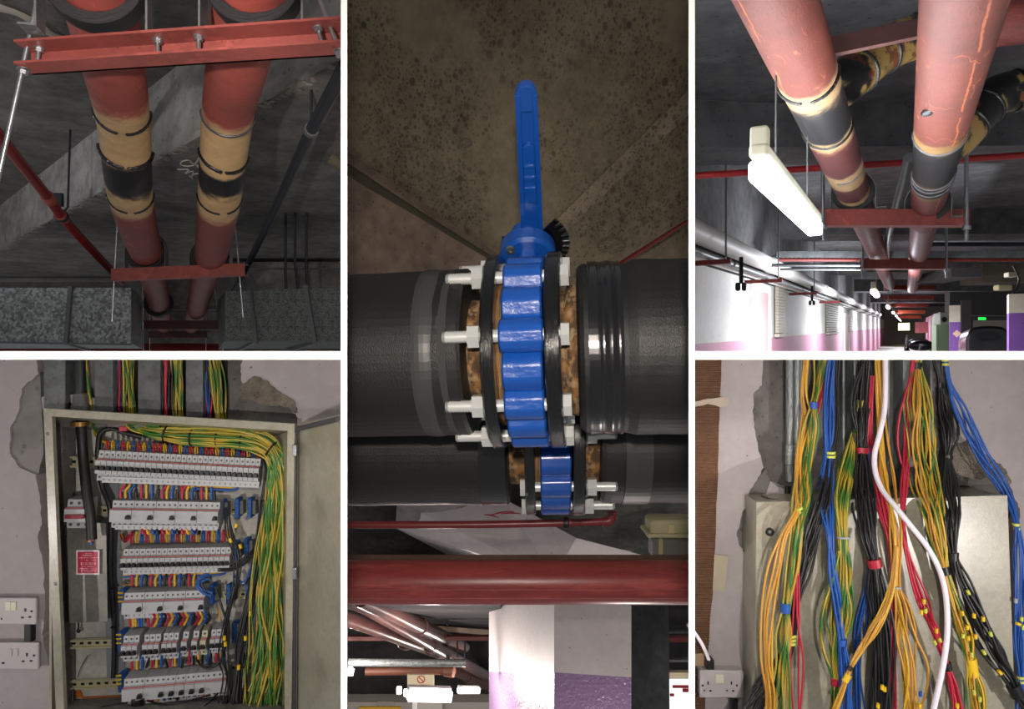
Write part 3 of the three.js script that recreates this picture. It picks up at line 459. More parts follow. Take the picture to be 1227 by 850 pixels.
  const glowM = std(0xffffff, { emissive: 0xf1f4ff, emissiveIntensity: 9, roughness: 0.4 }), capM = std(0xc9cbb4, { roughness: 0.6 });
  const lampAt = (d, label, group, power, side = 0, len = 1.2) => {
    const a = K(-0.351, 0.375, d), q = new THREE.Quaternion().setFromUnitVectors(V(0, 0, -1), DIR), t = thing('strip_lamp', label, 'lamp', a, group), loc = g => { g.applyQuaternion(q); g.translate(a.x, a.y, a.z); return g; };
    const tray = new RoundedBoxGeometry(0.046, 0.034, len + 0.03, 2, 0.01); tray.translate(0, 0.044, -len / 2); part('housing', loc(boxUV(tray)), capM, t);
    const dif = new RoundedBoxGeometry(0.056, 0.052, len - 0.01, 3, 0.012); dif.translate(0, 0, -len / 2); part('lamp_glow', loc(boxUV(dif)), glowM, t);
    for (const z of [0.012]) { const c = new RoundedBoxGeometry(0.042, 0.05, 0.04, 2, 0.008); c.translate(0, 0.078, z - 0.02); part('end_cap', loc(boxUV(c)), capM, t); }
    for (const z of [-0.25, -len + 0.25]) { const p = V(0, 0.09, z).applyQuaternion(q).add(a); part('rod', rod(p, V(p.x, EYE + H3 + SH * -p.z, p.z), 0.003, 8), M.zincDull, t); }
    const l = new THREE.RectAreaLight(0xf4f6ff, power, 0.085, len); const c = V(0, -0.045, -len / 2).applyQuaternion(q).add(a); l.position.copy(c); l.lookAt(c.clone().add(V(0, -1, 0))); l.rotateZ(0); 
    // turn the light's long side along the aisle
    const up = DIR.clone(), zz = V(0, 1, 0).addScaledVector(DIR, -DIR.y).normalize(); l.quaternion.setFromRotationMatrix(new THREE.Matrix4().makeBasis(up.clone().cross(zz).normalize(), up, zz)); scene.add(l);
    for (const s of side ? [-1, 1] : []) { const m = new THREE.RectAreaLight(0xf4f6ff, s < 0 ? side : side * 0.5, 0.055, len), out = ACROSS.clone().multiplyScalar(s).addScaledVector(V(0, 1, 0), s > 0 && d < 3 ? 0.7 : 0).normalize(), zz2 = out.clone().negate().addScaledVector(up, out.dot(up)).normalize(); m.position.copy(V(s * 0.034, 0, -len / 2).applyQuaternion(q).add(a)); m.quaternion.setFromRotationMatrix(new THREE.Matrix4().makeBasis(up.clone().cross(zz2).normalize(), up, zz2)); scene.add(m); }
    return t;
  };
  lampAt(1.7, 'glowing white strip lamp hanging left of the pipes, by far the nearest', null, 150, 25);
  ['second in the row down the aisle', 'third in the row down the aisle', 'fourth in the row down the aisle', 'fifth in the row down the aisle', 'sixth in the row down the aisle', 'seventh in the row, past the seen lamps, lighting the far aisle', 'eighth in the row, past the seen lamps, lighting the far aisle', 'ninth and last in the row, past the seen lamps, lighting the far aisle'].forEach((l, i) => lampAt(7.65 + 5.95 * i, 'small glowing strip lamp, ' + l, null, 420, i < 3 ? 320 : 260));  // last three extend the row past the seen lamps, lighting the far aisle
  // ---- red cross pipe, trays and cross beams
  one('cross_pipe', tube([P(780, 214, 5.0), P(1262, 184, 5.0)], 0.024, 14), std(0xb32c2e, { roughness: 0.4 }), 'slim bright red pipe crossing behind both big pipes above the channel beam', 'pipe');
  const tray = (label, y, d, w, h, x0, x1, n, m) => { const a = P(x0, y, d), b = P(x1, y, d), t = thing('cable_tray', label, 'tray', a); part('side_rail', [between(a, b, 0.012, h), between(a.clone().add(V(0, 0, -w)), b.clone().add(V(0, 0, -w)), 0.012, h)], m, t); const rungs = []; for (let i = 0; i < n; i++) { const p = a.clone().lerp(b, (i + 0.5) / n); rungs.push(between(p, p.clone().add(V(0, 0, -w)), 0.02, 0.012)); } const r = part('rung', rungs, m, t); r.userData.kind = 'stuff'; };
  tray('perforated silver cable tray crossing the aisle behind the smaller red beam', 305, 8.6, 0.4, 0.075, 930, 1250, 60, M.zincDull);
  for (const [y, d, r, m, x0, x1, l] of [[311.5, 8.9, 0.022, M.redDark, 930, 1250, 'dark red pipe crossing the aisle just under the silver tray'], [318, 8.2, 0.02, M.zincDull, 925, 1031, 'upper grey conduit left of the smaller red beam'], [323, 8.2, 0.016, M.zincDull, 935, 1031, 'lower grey conduit left of the smaller red beam'], [293, 10, 0.03, M.darkPipe, 1095, 1250, 'dark pipe crossing high on the right of the aisle']]) one('cross_pipe', tube([P(x0, y, d), P(x1, y, d)], r, 12), m, l, 'pipe');
  const cross = [[13, 345, 1060, 1120, 0.09], [16, 357, 1060, 1118, 0.1], [20, 366, 1066, 1112, 0.1], [26, 374, 1072, 1108, 0.12], [34, 380, 1075, 1103, 0.14]];
  const crossW = ['first', 'second', 'third', 'fourth', 'last'];
  cross.forEach(([d, y, x0, x1, h], i) => one('channel_beam', between(P(x0, y, d), P(x1, y, d), 0.08, h), i > 2 ? std(0xc4593f, { roughness: 0.6 }) : M.redDark, 'distant red cross beam under the aisle ceiling, ' + crossW[i] + ' beyond the smaller beam', 'beam'));
  one('cable_conduit', tube([K(0.02, 1.0, 4.2), K(-0.2, 0.8, 7.4), K(-0.25, 0.62, 12)], 0.03, 10, 6), M.zincDull, 'slanting silver flexible conduit beside the left pipe past the small beam', 'conduit');
  // ---- floor, end and right side
  struct('floor', plate([K(-1.9, -1.5, 5.6), K(16, -1.5, 5.6), K(16, -1.5, 66), K(-1.9, -1.5, 66)].reverse(), V(0, -0.2, 0)), std(0x9b9a90, { roughness: 0.5, map: rep(T.grime, 0.3) }));
  struct('wall_aisle_end', plate([K(-3, -1.6, 62), K(14, -1.6, 62), K(14, 2.4, 62), K(-3, 2.4, 62)], V(0, 0, -0.3)), std(0xb9b3a4, { roughness: 0.9 }));
  { const t = thing('end_sign', 'bright glowing yellowish sign at the far end of the aisle', 'sign', K(-0.25, -0.35, 60)); part('sign_glow', abox(K(-0.15, -0.05, 60), 0.85, 0.62, 0.1), std(0xffffff, { emissive: 0xfff3b8, emissiveIntensity: 2.2 }), t); part('sign_frame', abox(K(-0.15, -0.05, 60.08), 1.0, 0.72, 0.08), M.black, t); }
  // right side columns
  const beige = std(0xcfc8b4, { roughness: 0.7, map: rep(T.plaster, 0.4) }), purple = std(0x7b4f9d, { roughness: 0.6, map: rep(T.plaster, 0.4) }), pink = pinkW, dark = std(0x4c4b4a, { roughness: 0.9 });
  const column = (label, x0, x1, d, yTop, ySplit, up, low) => { const a = P(x0, 425, d), b = P(x1, 425, d), w = (b.x - a.x) * 0.92, cx = (a.x + b.x) / 2, fl = EYE - 1.5 + SH * d, sp = EYE + (CY - ySplit) / F * d, tp = EYE + Math.min(H3 + SH * d, (CY - yTop) / F * d), t = thing('column', label, 'column', V(cx, fl, -d)), z = -d - w * 0.45; part('lower_paint', abox(V(cx, (fl + sp) / 2, z), w, sp - fl, w * 0.9), low, t); part('upper_paint', abox(V(cx, (tp + sp) / 2, z), w, tp - sp, w * 0.9), up, t); return t; };
  column('white column with purple lower half at the right edge of the aisle', 1216, 1240, 7.6, 352, 375, beige, purple);
  column('purple column with beige top and a diamond mark, right of the aisle', 1141, 1153, 15, 366, 386, beige, purple);
  column('slim white and pink column right of the aisle beyond the motorbikes', 1120, 1128, 22, 380, 398, whiteW, pink);
  column('pale distant column at the left of the aisle', 1040, 1044, 40, 380, 398, beige, pink);
  column('dark grey column between the diamond column and the car', 1155, 1166, 17, 360, 392, dark, dark);
  one('diamond_mark', (() => { const g = new THREE.BoxGeometry(0.11, 0.11, 0.01); g.rotateZ(Math.PI / 4); g.applyQuaternion(turnQ); const p = P(1146.5, 400, 14.75); g.translate(p.x, p.y, p.z); return boxUV(g); })(), std(0xb99a86, { roughness: 0.7 }), 'beige diamond shaped mark on the purple column', 'mark');
  struct('wall_aisle_right', [plate([P(1138, 440, 26), P(1300, 440, 26), P(1300, 300, 26), P(1138, 300, 26)], V(0, 0, -0.3))], dark);
  struct('trim_lintel', slab(1163, 360, 1240, 378, 19, 0.4), dark);
  struct('wall_aisle_right_far', wpR(), pinkW);
  function wpR() { const q = (d, h, off) => V(1.45 + off + SX * d, EYE + h + SH * d, -d); return hexa([q(30, -1.5, 0), q(60, -1.5, 0), q(60, 0.6, 0), q(30, 0.6, 0)], [q(30, -1.5, 0.2), q(60, -1.5, 0.2), q(60, 0.6, 0.2), q(30, 0.6, 0.2)]); }
  { const d = 18, t = thing('wall_unit', 'white cabinet unit with green light in its colour and a dark fan beside the diamond column', 'cabinet', P(1134, 388, d)); part('casing', slab(1127, 375, 1141, 389, d, 0.3, 0.02), std(0xb9ccb4, { roughness: 0.5 }), t); part('fan', turned(P(1131.5, 383, d - 0.02), V(0, 0, 1), [[0, 0], [0, 0.07], [0.02, 0.06], [0.02, 0]], 20), M.black, t); struct('wall_green', slab(1122, 380, 1143, 430, d + 0.5, 0.2), std(0x9db795, { roughness: 0.8 })); }  // casing is white; the green light on it is put into its colour
  { const d = 14, t = thing('exit_sign', 'small green glowing exit sign above the parked car', 'sign', P(1177, 384, d)); part('sign_glow', slab(1173.5, 380.5, 1181.5, 383.5, d, 0.03), std(0x0a2a10, { emissive: 0x20ff50, emissiveIntensity: 1.6 }), t); part('sign_case', slab(1172.8, 380, 1182.2, 384, d + 0.035, 0.04), M.black, t); one('pale_ledge', slab(1166, 384, 1212, 394, 17, 0.3), std(0x8f867a, { roughness: 0.8 }), 'pale ledge wall behind the parked dark car', 'ledge'); }  // the ledge behind the car is plain pale material
  // parked car
  { const d = 10, c = P(1195, 425, d), fl = EYE - 1.5 + SH * d, t = thing('parked_car', 'dark parked car at the right side of the aisle', 'car', V(c.x, fl, -d));
    const k = d / F, y0 = fl, sh = new THREE.Shape(), X = x => (x - 1195) * k, Y = y => EYE + (CY - y) * k - y0;
    sh.moveTo(X(1166), 0.25); sh.lineTo(X(1166), Y(409)); sh.quadraticCurveTo(X(1167), Y(397), X(1173), Y(395)); sh.quadraticCurveTo(X(1187), Y(392.5), X(1199), Y(395.5)); sh.quadraticCurveTo(X(1206), Y(401), X(1211), Y(408)); sh.quadraticCurveTo(X(1222), Y(411), X(1226), Y(418)); sh.lineTo(X(1226), 0.25); sh.closePath();
    const g = new THREE.ExtrudeGeometry(sh, { depth: 1.5, bevelEnabled: true, bevelSize: 0.04, bevelThickness: 0.08, bevelSegments: 3, curveSegments: 14 }); g.translate(0, 0, -1.5); g.applyQuaternion(turnQ); g.translate(c.x, y0, -d); part('car_body', boxUV(g), phys(0x08080a, { roughness: 0.3, clearcoat: 0.5 }), t);
    part('car_window', flatPlate([[1171, 407], [1172, 399], [1187, 396.5], [1197, 398.5], [1204, 407]], d - 0.09, 0.01), phys(0x16181c, { roughness: 0.1 }), t);
    part('headlamp', box(P(1213, 410.5, d - 0.08), 0.1, 0.03, 0.03, 0.01), std(0xd8d8d8, { roughness: 0.15 }), t);
    for (const x of [1174, 1215]) part('wheel', turned(V(c.x + X(x), y0 + 0.28, -d + 0.1), V(0, 0, -1), [[0, 0], [0, 0.2], [0.02, 0.28], [0.2, 0.28], [0.22, 0]], 24), M.rubber, t); }
  // motorbikes in the distance
  const bike = (label, x, d, s) => { const fl = EYE - 1.5 + SH * d, b = V(P(x, 400, d).x, fl, -d), t = thing('motorbike', label, 'motorbike', b), dkM = std(0x1b1a1e, { roughness: 0.35 }); for (const z of [-0.55, 0.55]) { const g = new THREE.TorusGeometry(0.26, 0.06, 8, 20); g.rotateY(0.9); g.translate(b.x + z * 0.75, b.y + 0.32, b.z + z * 0.6); part('wheel', g, M.rubber, t); } const bd = new THREE.IcosahedronGeometry(0.3, 2); bd.scale(1.7, 0.8, 0.9); bd.rotateY(-0.65); bd.translate(b.x, b.y + 0.68, b.z); part('bike_body', bd, dkM, t); part('handlebar', tube([V(b.x - 0.5, b.y + 1.08, b.z - 0.1), V(b.x - 0.4, b.y + 0.98, b.z - 0.35), V(b.x - 0.22, b.y + 1.08, b.z - 0.6)], 0.03, 8), M.zincDull, t); part('fork', tube([V(b.x - 0.4, b.y + 0.98, b.z - 0.35), V(b.x - 0.45, b.y + 0.3, b.z - 0.36)], 0.035, 8), M.zincDull, t); };
  bike('dark parked motorbike at the right of the aisle, nearer one beside the pink column', 1134, 16, 1); bike('dark parked motorbike furthest down the aisle on the right', 1104, 30, 1); bike('dark parked motorbike in front of the furthest motorbike', 1101, 34, 1);
  one('red_wall', slab(1100, 386, 1112, 399, 40, 0.3), std(0xc87b80, { roughness: 0.8 }), 'plain pink red panel above the distant motorbikes', 'wall');
  // beige box and dark duct upper right
  one('junction_box', slab(1209, 326, 1219, 332, 7, 0.08, 0.01), std(0xb4ab96, { roughness: 0.6 }), 'small beige junction box high on the right above the white column', 'box');
  one('air_duct', slab(1140, 321, 1176, 332, 9, 0.8), std(0x3b3a3a, { roughness: 0.8 }), 'dark duct end beyond the smaller beam on the right', 'duct');
  one('concrete_haunch', slab(1177, 316, 1240, 338, 10, 0.5), std(0x6a6253, { roughness: 0.9, map: rep(T.grime, 1) }), 'brown concrete haunch high on the right of the aisle', 'beam');
  one('ceiling_lamp', slab(1196, 341, 1214, 348, 8.5, 0.1, 0.02), std(0x9d9672, { roughness: 0.5 }), 'unlit beige strip lamp near the white column on the right', 'lamp');
  { const t = thing('hanging_cable', 'black cable looping down beside the white column at the right', 'cable', P(1220, 320, 7.4)); part('cable_run', tube([[1214, 318], [1218, 326], [1221, 334], [1219, 344], [1214, 352]].map(a => P(...a, 7.4)), 0.012, 8, 6), M.black, t); }
}
// ---------------------------------------------------------------- bay 2: blue butterfly valves on insulated pipes
{
  const inBay = g => { const a = g.attributes.position; for (let i = 0; i < a.count; i++) { const d = -a.getZ(i); a.setX(i, clamp(a.getX(i), -0.2385 * d, 0.2530 * d)); } return g; };
  const BP = (x, y, d) => P(x, y, d);
  const moldy = std(0x91866f, { roughness: 0.95, map: rep(T.mould, 1.15), bumpMap: rep(T.rough, 2), bumpScale: 0.003 }), brownC = std(0x8d7b6d, { roughness: 0.95, map: rep(T.concrete, 1.3), bumpMap: T.rough, bumpScale: 0.003 }), greyC = std(0x716e66, { roughness: 0.95, map: rep(T.concrete, 1), bumpMap: T.rough, bumpScale: 0.003 });
  // sloping soffit: depth grows down the frame
  const sd = y => { const y0 = -30, d0 = 2.05, y1 = 350, d1 = 2.75, h0 = (425 - y0) / F * d0, h1 = (425 - y1) / F * d1, m = (h1 - h0) / (d1 - d0); return (h0 - m * d0) / ((425 - y) / F - m); };
  const SP = (x, y, f = 1) => P(x, y, sd(y) * f);
  struct('ceiling_valve_bay', inBay(plate([SP(395, 352), SP(850, 352), SP(850, -30), SP(395, -30)], V(0, 0.1, -0.1))), moldy);
  struct('trim_ridge', inBay(plate([SP(654, 300, 0.998), SP(640, 290, 0.998), SP(842, 104, 0.998), SP(842, 134, 0.998)], V(0, 0.02, -0.02))), std(0xa89a84, { roughness: 0.95, map: rep(T.mould, 1.15) }));
  struct('beam_left', inBay(plate([SP(395, 345, 0.985), SP(590, 345, 0.985), SP(598, 314, 0.985), SP(545, 280, 0.985), SP(395, 186, 0.985)], V(0, 0.06, -0.04))), brownC);
  struct('trim_seam', tube([[395, 189], [440, 218], [500, 255], [550, 286], [600, 316]].map(([x, y]) => SP(x, y, 0.984)), [0.02, 0.018, 0.012, 0.01, 0.008], 8, 5), std(0x4e493b, { roughness: 1, map: T.grime }));
  struct('wall_valve_bay', inBay(plate([P(395, 352, 2.75), P(395, 720, 6.5), P(850, 720, 6.5), P(850, 352, 2.75)], V(0, 0, -0.15))), greyC);
  one('slim_pipe', inBay(tube([P(736, 321, 2.5), P(835, 262, 2.3)], 0.0085, 12)), M.redDark, 'slim red pipe slanting behind the right insulated pipe at the right edge', 'pipe');
  for (const [x, y, r] of [[486, 212, 6], [558, 172, 8], [733, 296, 17]]) { const g = new THREE.SphereGeometry(1, 14, 8), c = SP(x, y, 0.999), k = sd(y) / F; g.scale(r * k, r * k * 0.75, 0.004); g.rotateX(0.85); g.translate(c.x, c.y, c.z); one('mortar_patch', g, std(0x8f8470, { roughness: 1, map: rep(T.rough, 3) }), x < 500 ? 'small pale mortar dab on the ceiling left of the blue lever' : x < 600 ? 'pale mortar patch on the ceiling beside the blue lever' : 'round pale patch on the ceiling right of the toothed plate', 'patch'); }

  const AX = V(0.993, 0.028, 0.105).normalize();
  const insul = std(0x1b1b1b, { roughness: 0.5, bumpMap: rep(T.pebble, 4, 9), bumpScale: 0.0005 }), tapeGrey = std(0x3a3a3b, { roughness: 0.42 }), tapeBlack = phys(0x131316, { roughness: 0.22, clearcoat: 0.5, clearcoatRoughness: 0.2 });
  const rust = std(0xffffff, { roughness: 0.9, map: rep(T.rust, 3, 8), bumpMap: rep(T.rough, 3), bumpScale: 0.003 });
  const blue = phys(0x134fa8, { roughness: 0.3, clearcoat: 0.4, clearcoatRoughness: 0.2, bumpMap: rep(T.rough, 2), bumpScale: 0.0012 }), blueB = phys(0x15499e, { roughness: 0.32, clearcoat: 0.4, clearcoatRoughness: 0.2 });
  const flangeM = phys(0x060607, { roughness: 0.25, clearcoat: 0.7, clearcoatRoughness: 0.12, bumpMap: rep(T.rough, 6), bumpScale: 0.0015 }), zincY = std(0xd6d8d6, { roughness: 0.3, metalness: 0.35 });
  // pipe along an axis: stations [s, radius], wobble gives wrinkles
  const along = (C, ax, st, wob = 0, k = 1, radial = 64) => {
    const g = tube(st.map(([s]) => C.clone().addScaledVector(ax, s)), st.map(q => q[1]), radial, 1, true); 
    if (wob) { const a = g.attributes.position, v = V(), w = V(); for (let i = 0; i < a.count; i++) { v.fromBufferAttribute(a, i); w.copy(v).sub(C); const s = w.dot(ax), q = w.clone().addScaledVector(ax, -s), an = Math.atan2(q.y, q.z) / (2 * Math.PI); if (q.length() < 0.02) continue; const n = fbm(((an + 1) % 1), ((s * 2.3 + 3) % 1 + 1) % 1, 5, 4, k) - 0.5, r = sstep(0.45, 0.55, fbm(((an + 1) % 1), (s * 9 + 9) % 1, 3, 3, k + 4)); v.addScaledVector(q.normalize(), n * wob + (r - 0.5) * wob * 0.4); a.setXYZ(i, v.x, v.y, v.z); } g.computeVertexNormals(); const sm = mergeVertices(g, 1e-4); sm.computeVertexNormals(); return inBay(sm.toNonIndexed()); }
    return inBay(g);
  };
  const seq = (a, b, n, r) => Array.from({ length: n + 1 }, (_, i) => [lerp(a, b, i / n), typeof r === 'function' ? r(i / n) : r]);

  // ---- valve with its lugs, flanges and stud bolts
  function valve(label, C, ax, flip, withStem, blueM) {
    const t = thing('butterfly_valve', label, 'valve', C), up = V(0, 0.8, -0.6), e1 = V(0, 0, 1).addScaledVector(ax, -ax.z).normalize(), e2 = ax.clone().cross(e1).normalize().multiplyScalar(1); // e1 towards us, e2 upwards or downwards
    const dn = e2.y < 0 ? e2 : e2.clone().negate(), polar = (deg, r, s) => C.clone().addScaledVector(e1, Math.cos(deg * Math.PI / 180) * r).addScaledVector(dn, Math.sin(deg * Math.PI / 180) * r).addScaledVector(ax, s);
    const bodyG = [turned(C.clone().addScaledVector(ax, -0.03), ax, [[0, 0.1], [0, 0.134], [0.003, 0.138], [0.057, 0.138], [0.06, 0.134], [0.06, 0.1], [0, 0.1]], 72)];
    part('valve_body', bodyG, blueM, t);
    const RB = 0.149, boss = (deg, r, rad, half) => turned(polar(deg, r, -half), ax, [[0, 0], [0, rad - 0.003], [0.003, rad], [half * 2 - 0.003, rad], [half * 2, rad - 0.003], [half * 2, 0]], 28);
    for (let k = 0; k < 8; k++) { const a = -9 + 45 * k, near = k === 0; part('lug', boss(a, near ? 0.147 : 0.141, near ? 0.027 : 0.0285, near ? 0.0345 : 0.032), blueM, t); }
    for (let k = 0; k < 8; k++) part('lug_rib', boss(13.5 + 45 * k, 0.131, 0.034, 0.0318), blueM, t);
    for (const [s, w, R] of [[-0.064, 0.021, 0.17], [0.036, 0.025, 0.171]]) { const f = part('flange', turned(C.clone().addScaledVector(ax, s), ax, [[0, 0.09], [0, R - 0.003], [0.003, R], [w - 0.003, R], [w, R - 0.003], [w, 0.09], [0, 0.09]], 80), flangeM, t); void f; }
    part('gasket', [turned(C.clone().addScaledVector(ax, -0.043), ax, [[0, 0.1], [0, 0.131], [0.012, 0.131], [0.012, 0.1], [0, 0.1]], 60)], rust, t);
    for (let k = 0; k < 8; k++) {
      const a = -9 + 45 * k, dirS = flip ? ax : ax.clone().negate(), p0 = polar(a, RB, 0), q = s => polar(a, RB, s), r = 0.0105, sg = flip ? 1 : -1;
      const b = part('stud_bolt', [rod(q(-0.062), q(0.062), r, 16), threadedRod(q(sg * 0.06), q(sg * (0.122 + (k % 3) * 0.003)), r, 0.0045, 16), turned(q(sg * (0.122 + (k % 3) * 0.003)), dirS, [[0, 0.0001], [0, r], [0.003, r * 0.75], [0.003, 0]], 16)], zincY, t);
      for (const [s, h] of [[sg * 0.0745, 0.019], [-sg * 0.068, 0.013]]) { const d0 = s > 0 ? s - h / 2 + 0 : s + h / 2; part('nut', hexNut(q(s), ax, 0.0195, h), zincY, b); part('washer', turned(q(d0 + (s > 0 ? -0.003 : 0)), ax, [[0, 0], [0, 0.0215], [0.003, 0.0215], [0.003, 0]], 20), M.zincDull, b); }
      void p0;
    }
    if (withStem) {
      const N = s => C.clone().addScaledVector(up, s), side = V(1, 0, 0).addScaledVector(up, -up.x).normalize();
      part('neck', turned(N(0.12), up, [[0, 0], [0, 0.034], [0.06, 0.026], [0.105, 0.026], [0.105, 0]], 32), blueM, t);
      part('top_flange', turned(N(0.222), up, [[0, 0], [0, 0.048], [0.006, 0.055], [0.032, 0.055], [0.036, 0.051], [0.036, 0]], 48), blueM, t);
      for (const [sx, f] of [[-0.034, 0.03], [0.034, -0.02]]) part('flange_bolt', [turned(N(0.221).addScaledVector(side, sx).addScaledVector(up.clone().cross(side), -f), up.clone().negate(), [[0, 0], [0, 0.0095], [0.006, 0.0085], [0.006, 0.0045], [0.002, 0.004], [0.002, 0]], 16)], M.zinc, t);
      // toothed plate
      const sh = new THREE.Shape(), n = 13, a0 = -0.9, a1 = 1.5, r0 = 0.07, r1 = 0.083; sh.moveTo(0, 0); sh.lineTo(Math.cos(a0) * r1, Math.sin(a0) * r1);
      for (let i = 0; i < n; i++) { const A = lerp(a0, a1, i / n), Bq = lerp(a0, a1, (i + 0.55) / n), D = lerp(a0, a1, (i + 1) / n); sh.lineTo(Math.cos(A) * r1, Math.sin(A) * r1); sh.lineTo(Math.cos(Bq) * r1 * 1.01, Math.sin(Bq) * r1 * 1.01); sh.lineTo(Math.cos(Bq) * r0, Math.sin(Bq) * r0); sh.lineTo(Math.cos(D) * r0, Math.sin(D) * r0); }
      sh.lineTo(Math.cos(2.2) * 0.05, Math.sin(2.2) * 0.05); sh.lineTo(-0.054, 0.03); sh.lineTo(-0.05, -0.02); sh.closePath();
      const tp = new THREE.ExtrudeGeometry(sh, { depth: 0.005, bevelEnabled: true, bevelSize: 0.0008, bevelThickness: 0.0008, bevelSegments: 1 });
      const fw = up.clone().cross(side).normalize(); tp.applyMatrix4(new THREE.Matrix4().makeBasis(side, fw.clone(), side.clone().cross(fw)).setPosition(N(0.262))); part('notch_plate', boxUV(tp), M.blackGloss, t);
      // lever: towards us and upwards, at right angles to the stem
      const l = V(-0.055, 0.6, 0.8).normalize(), s2 = l.clone().cross(up).normalize(), hub = N(0.285).addScaledVector(s2, s2.x > 0 ? 0.01 : -0.01), sx = s2.x > 0 ? s2 : s2.clone().negate(), nn = sx.clone().cross(l).normalize(), low = nn.y < 0 ? nn : nn.clone().negate();
      const basis = o => new THREE.Matrix4().makeBasis(sx, l, sx.clone().cross(l)).setPosition(o), L = 0.325, dz = sx.clone().cross(l).dot(low) > 0 ? 1 : -1;
      const prof = (w0, w1, y0, y1, round) => { const q = new THREE.Shape(); q.moveTo(-w0, y0); q.lineTo(w0, y0); q.lineTo(w1, y1); if (round) q.absarc(0, y1, w1, 0, Math.PI, false); else q.lineTo(-w1, y1); q.closePath(); return q; };
      const ex = (q, z0, z1, bev = 0.002) => { const g = new THREE.ExtrudeGeometry(q, { depth: Math.abs(z1 - z0) - 2 * bev, bevelEnabled: true, bevelSize: bev, bevelThickness: bev, bevelSegments: 2, curveSegments: 18 }); g.translate(0, 0, Math.min(dz * z0, dz * z1) + bev); g.applyMatrix4(basis(hub)); return boxUV(g); };
      part('lever_hub', turned(N(0.262), up, [[0, 0], [0, 0.03], [0.01, 0.033], [0.034, 0.033], [0.038, 0.028], [0.038, 0]], 32), blueM, t);
      const lev = part('lever_handle', [ex(prof(0.019, 0.0155, -0.01, L, true), -0.008, 0.006)], blueM, t);
      for (const k of [-1, 1]) { const q = new THREE.Shape(), w = 0.0035; q.moveTo(k * 0.0175 - w, 0); q.lineTo(k * 0.0175 + w, 0); q.lineTo(k * 0.0140 + w, L); q.lineTo(k * 0.0140 - w, L); q.closePath(); part('lever_rib', ex(q, 0.004, 0.012, 0.001), blueM, lev); }
      part('lever_tip', ex(prof(0.0155, 0.0145, L - 0.03, L, true), 0.004, 0.011, 0.003), blueM, lev);
      part('trigger', [ex(prof(0.0095, 0.0085, 0.1, 0.22, true), 0.004, 0.013, 0.002)], blueM, lev);
      for (const y of [0.13, 0.155, 0.18]) { const q = new THREE.Shape(); q.moveTo(-0.009, y); q.lineTo(0.009, y); q.lineTo(0.009, y + 0.006); q.lineTo(-0.009, y + 0.006); q.closePath(); part('trigger_step', ex(q, 0.012, 0.016, 0.001), blueM, lev); }
    }
    return t;
  }
  const C1 = P(634.5, 420, 1.25), C2 = P(664, 525, 1.6), AX2 = V(0.995, 0.015, 0.04).normalize();
  valve('large blue lever butterfly valve bolted between black flanges, nearest in the middle bay', C1, AX, false, true, blue);
  valve('second blue valve with black flanges, below and behind the lever valve', C2, AX2, true, false, blueB);
  // ---- insulated pipes
  const pipe1L = thing('insulated_pipe', 'thick black insulated pipe left of the large blue valve', 'pipe', C1.clone().addScaledVector(AX, -0.1));
  part('insulation', along(C1, AX, [...seq(-0.34, -0.13, 5, 0.146), [-0.105, 0.147], [-0.099, 0.143], [-0.097, 0.11]], 0.0022, 500), insul, pipe1L);
  part('grey_tape', along(C1, AX, seq(-0.178, -0.121, 8, t => 0.1475 + 0.0015 * Math.sin(t * 7)), 0.0008, 505), tapeGrey, pipe1L);
  part('rusty_neck', [along(C1, AX, [[-0.11, 0.088], [-0.098, 0.092], [-0.082, 0.09], [-0.078, 0.097], [-0.064, 0.099], [-0.06, 0.1]])], rust, pipe1L);
  const pipe1R = thing('insulated_pipe', 'thick black insulated pipe with shiny wrinkled tape right of the large blue valve', 'pipe', C1.clone().addScaledVector(AX, 0.09));
  part('insulation', along(C1, AX, [[0.087, 0.1], [0.086, 0.138], [0.09, 0.143], [0.097, 0.147], ...seq(0.11, 0.165, 4, 0.146), ...seq(0.18, 0.34, 7, t => 0.152 - 0.003 * t)], 0.005, 510), insul, pipe1R);
  part('shiny_tape', along(C1, AX, seq(0.104, 0.158, 22, t => 0.1505 + 0.0016 * Math.sin(t * 12) * sstep(0.2, 0.5, t) + 0.0015 * sstep(0.8, 1, t)), 0.0035, 515, 96), tapeBlack, pipe1R);
  part('rusty_neck', [along(C1, AX, [[0.055, 0.105], [0.066, 0.1], [0.07, 0.115], [0.084, 0.117], [0.09, 0.1]])], rust, pipe1R);
  const pipe2L = thing('insulated_pipe', 'black insulated pipe left of the second blue valve, under the upper pipe', 'pipe', C2.clone().addScaledVector(AX2, -0.1));
  part('insulation', along(C2, AX2, [...seq(-0.47, -0.13, 6, 0.146), [-0.105, 0.146], [-0.1, 0.14], [-0.098, 0.1]], 0.002, 520), insul, pipe2L);
  part('grey_tape', along(C2, AX2, seq(-0.16, -0.105, 5, 0.1475), 0.001, 522), tapeBlack, pipe2L);
  part('rusty_neck', [along(C2, AX2, [[-0.11, 0.1], [-0.064, 0.105], [-0.06, 0.1]])], rust, pipe2L);
  const pipe2R = thing('insulated_pipe', 'black insulated pipe right of the second blue valve, under the taped pipe', 'pipe', C2.clone().addScaledVector(AX2, 0.1));
  part('insulation', along(C2, AX2, [[0.094, 0.1], [0.096, 0.14], [0.105, 0.144], ...seq(0.12, 0.46, 6, 0.146)], 0.002, 530), insul, pipe2R);
  part('grey_tape', along(C2, AX2, seq(0.145, 0.2, 5, 0.1478), 0.001, 532), tapeGrey, pipe2R);
  part('rusty_neck', [along(C2, AX2, [[0.055, 0.1], [0.066, 0.105], [0.1, 0.1]])], rust, pipe2R);

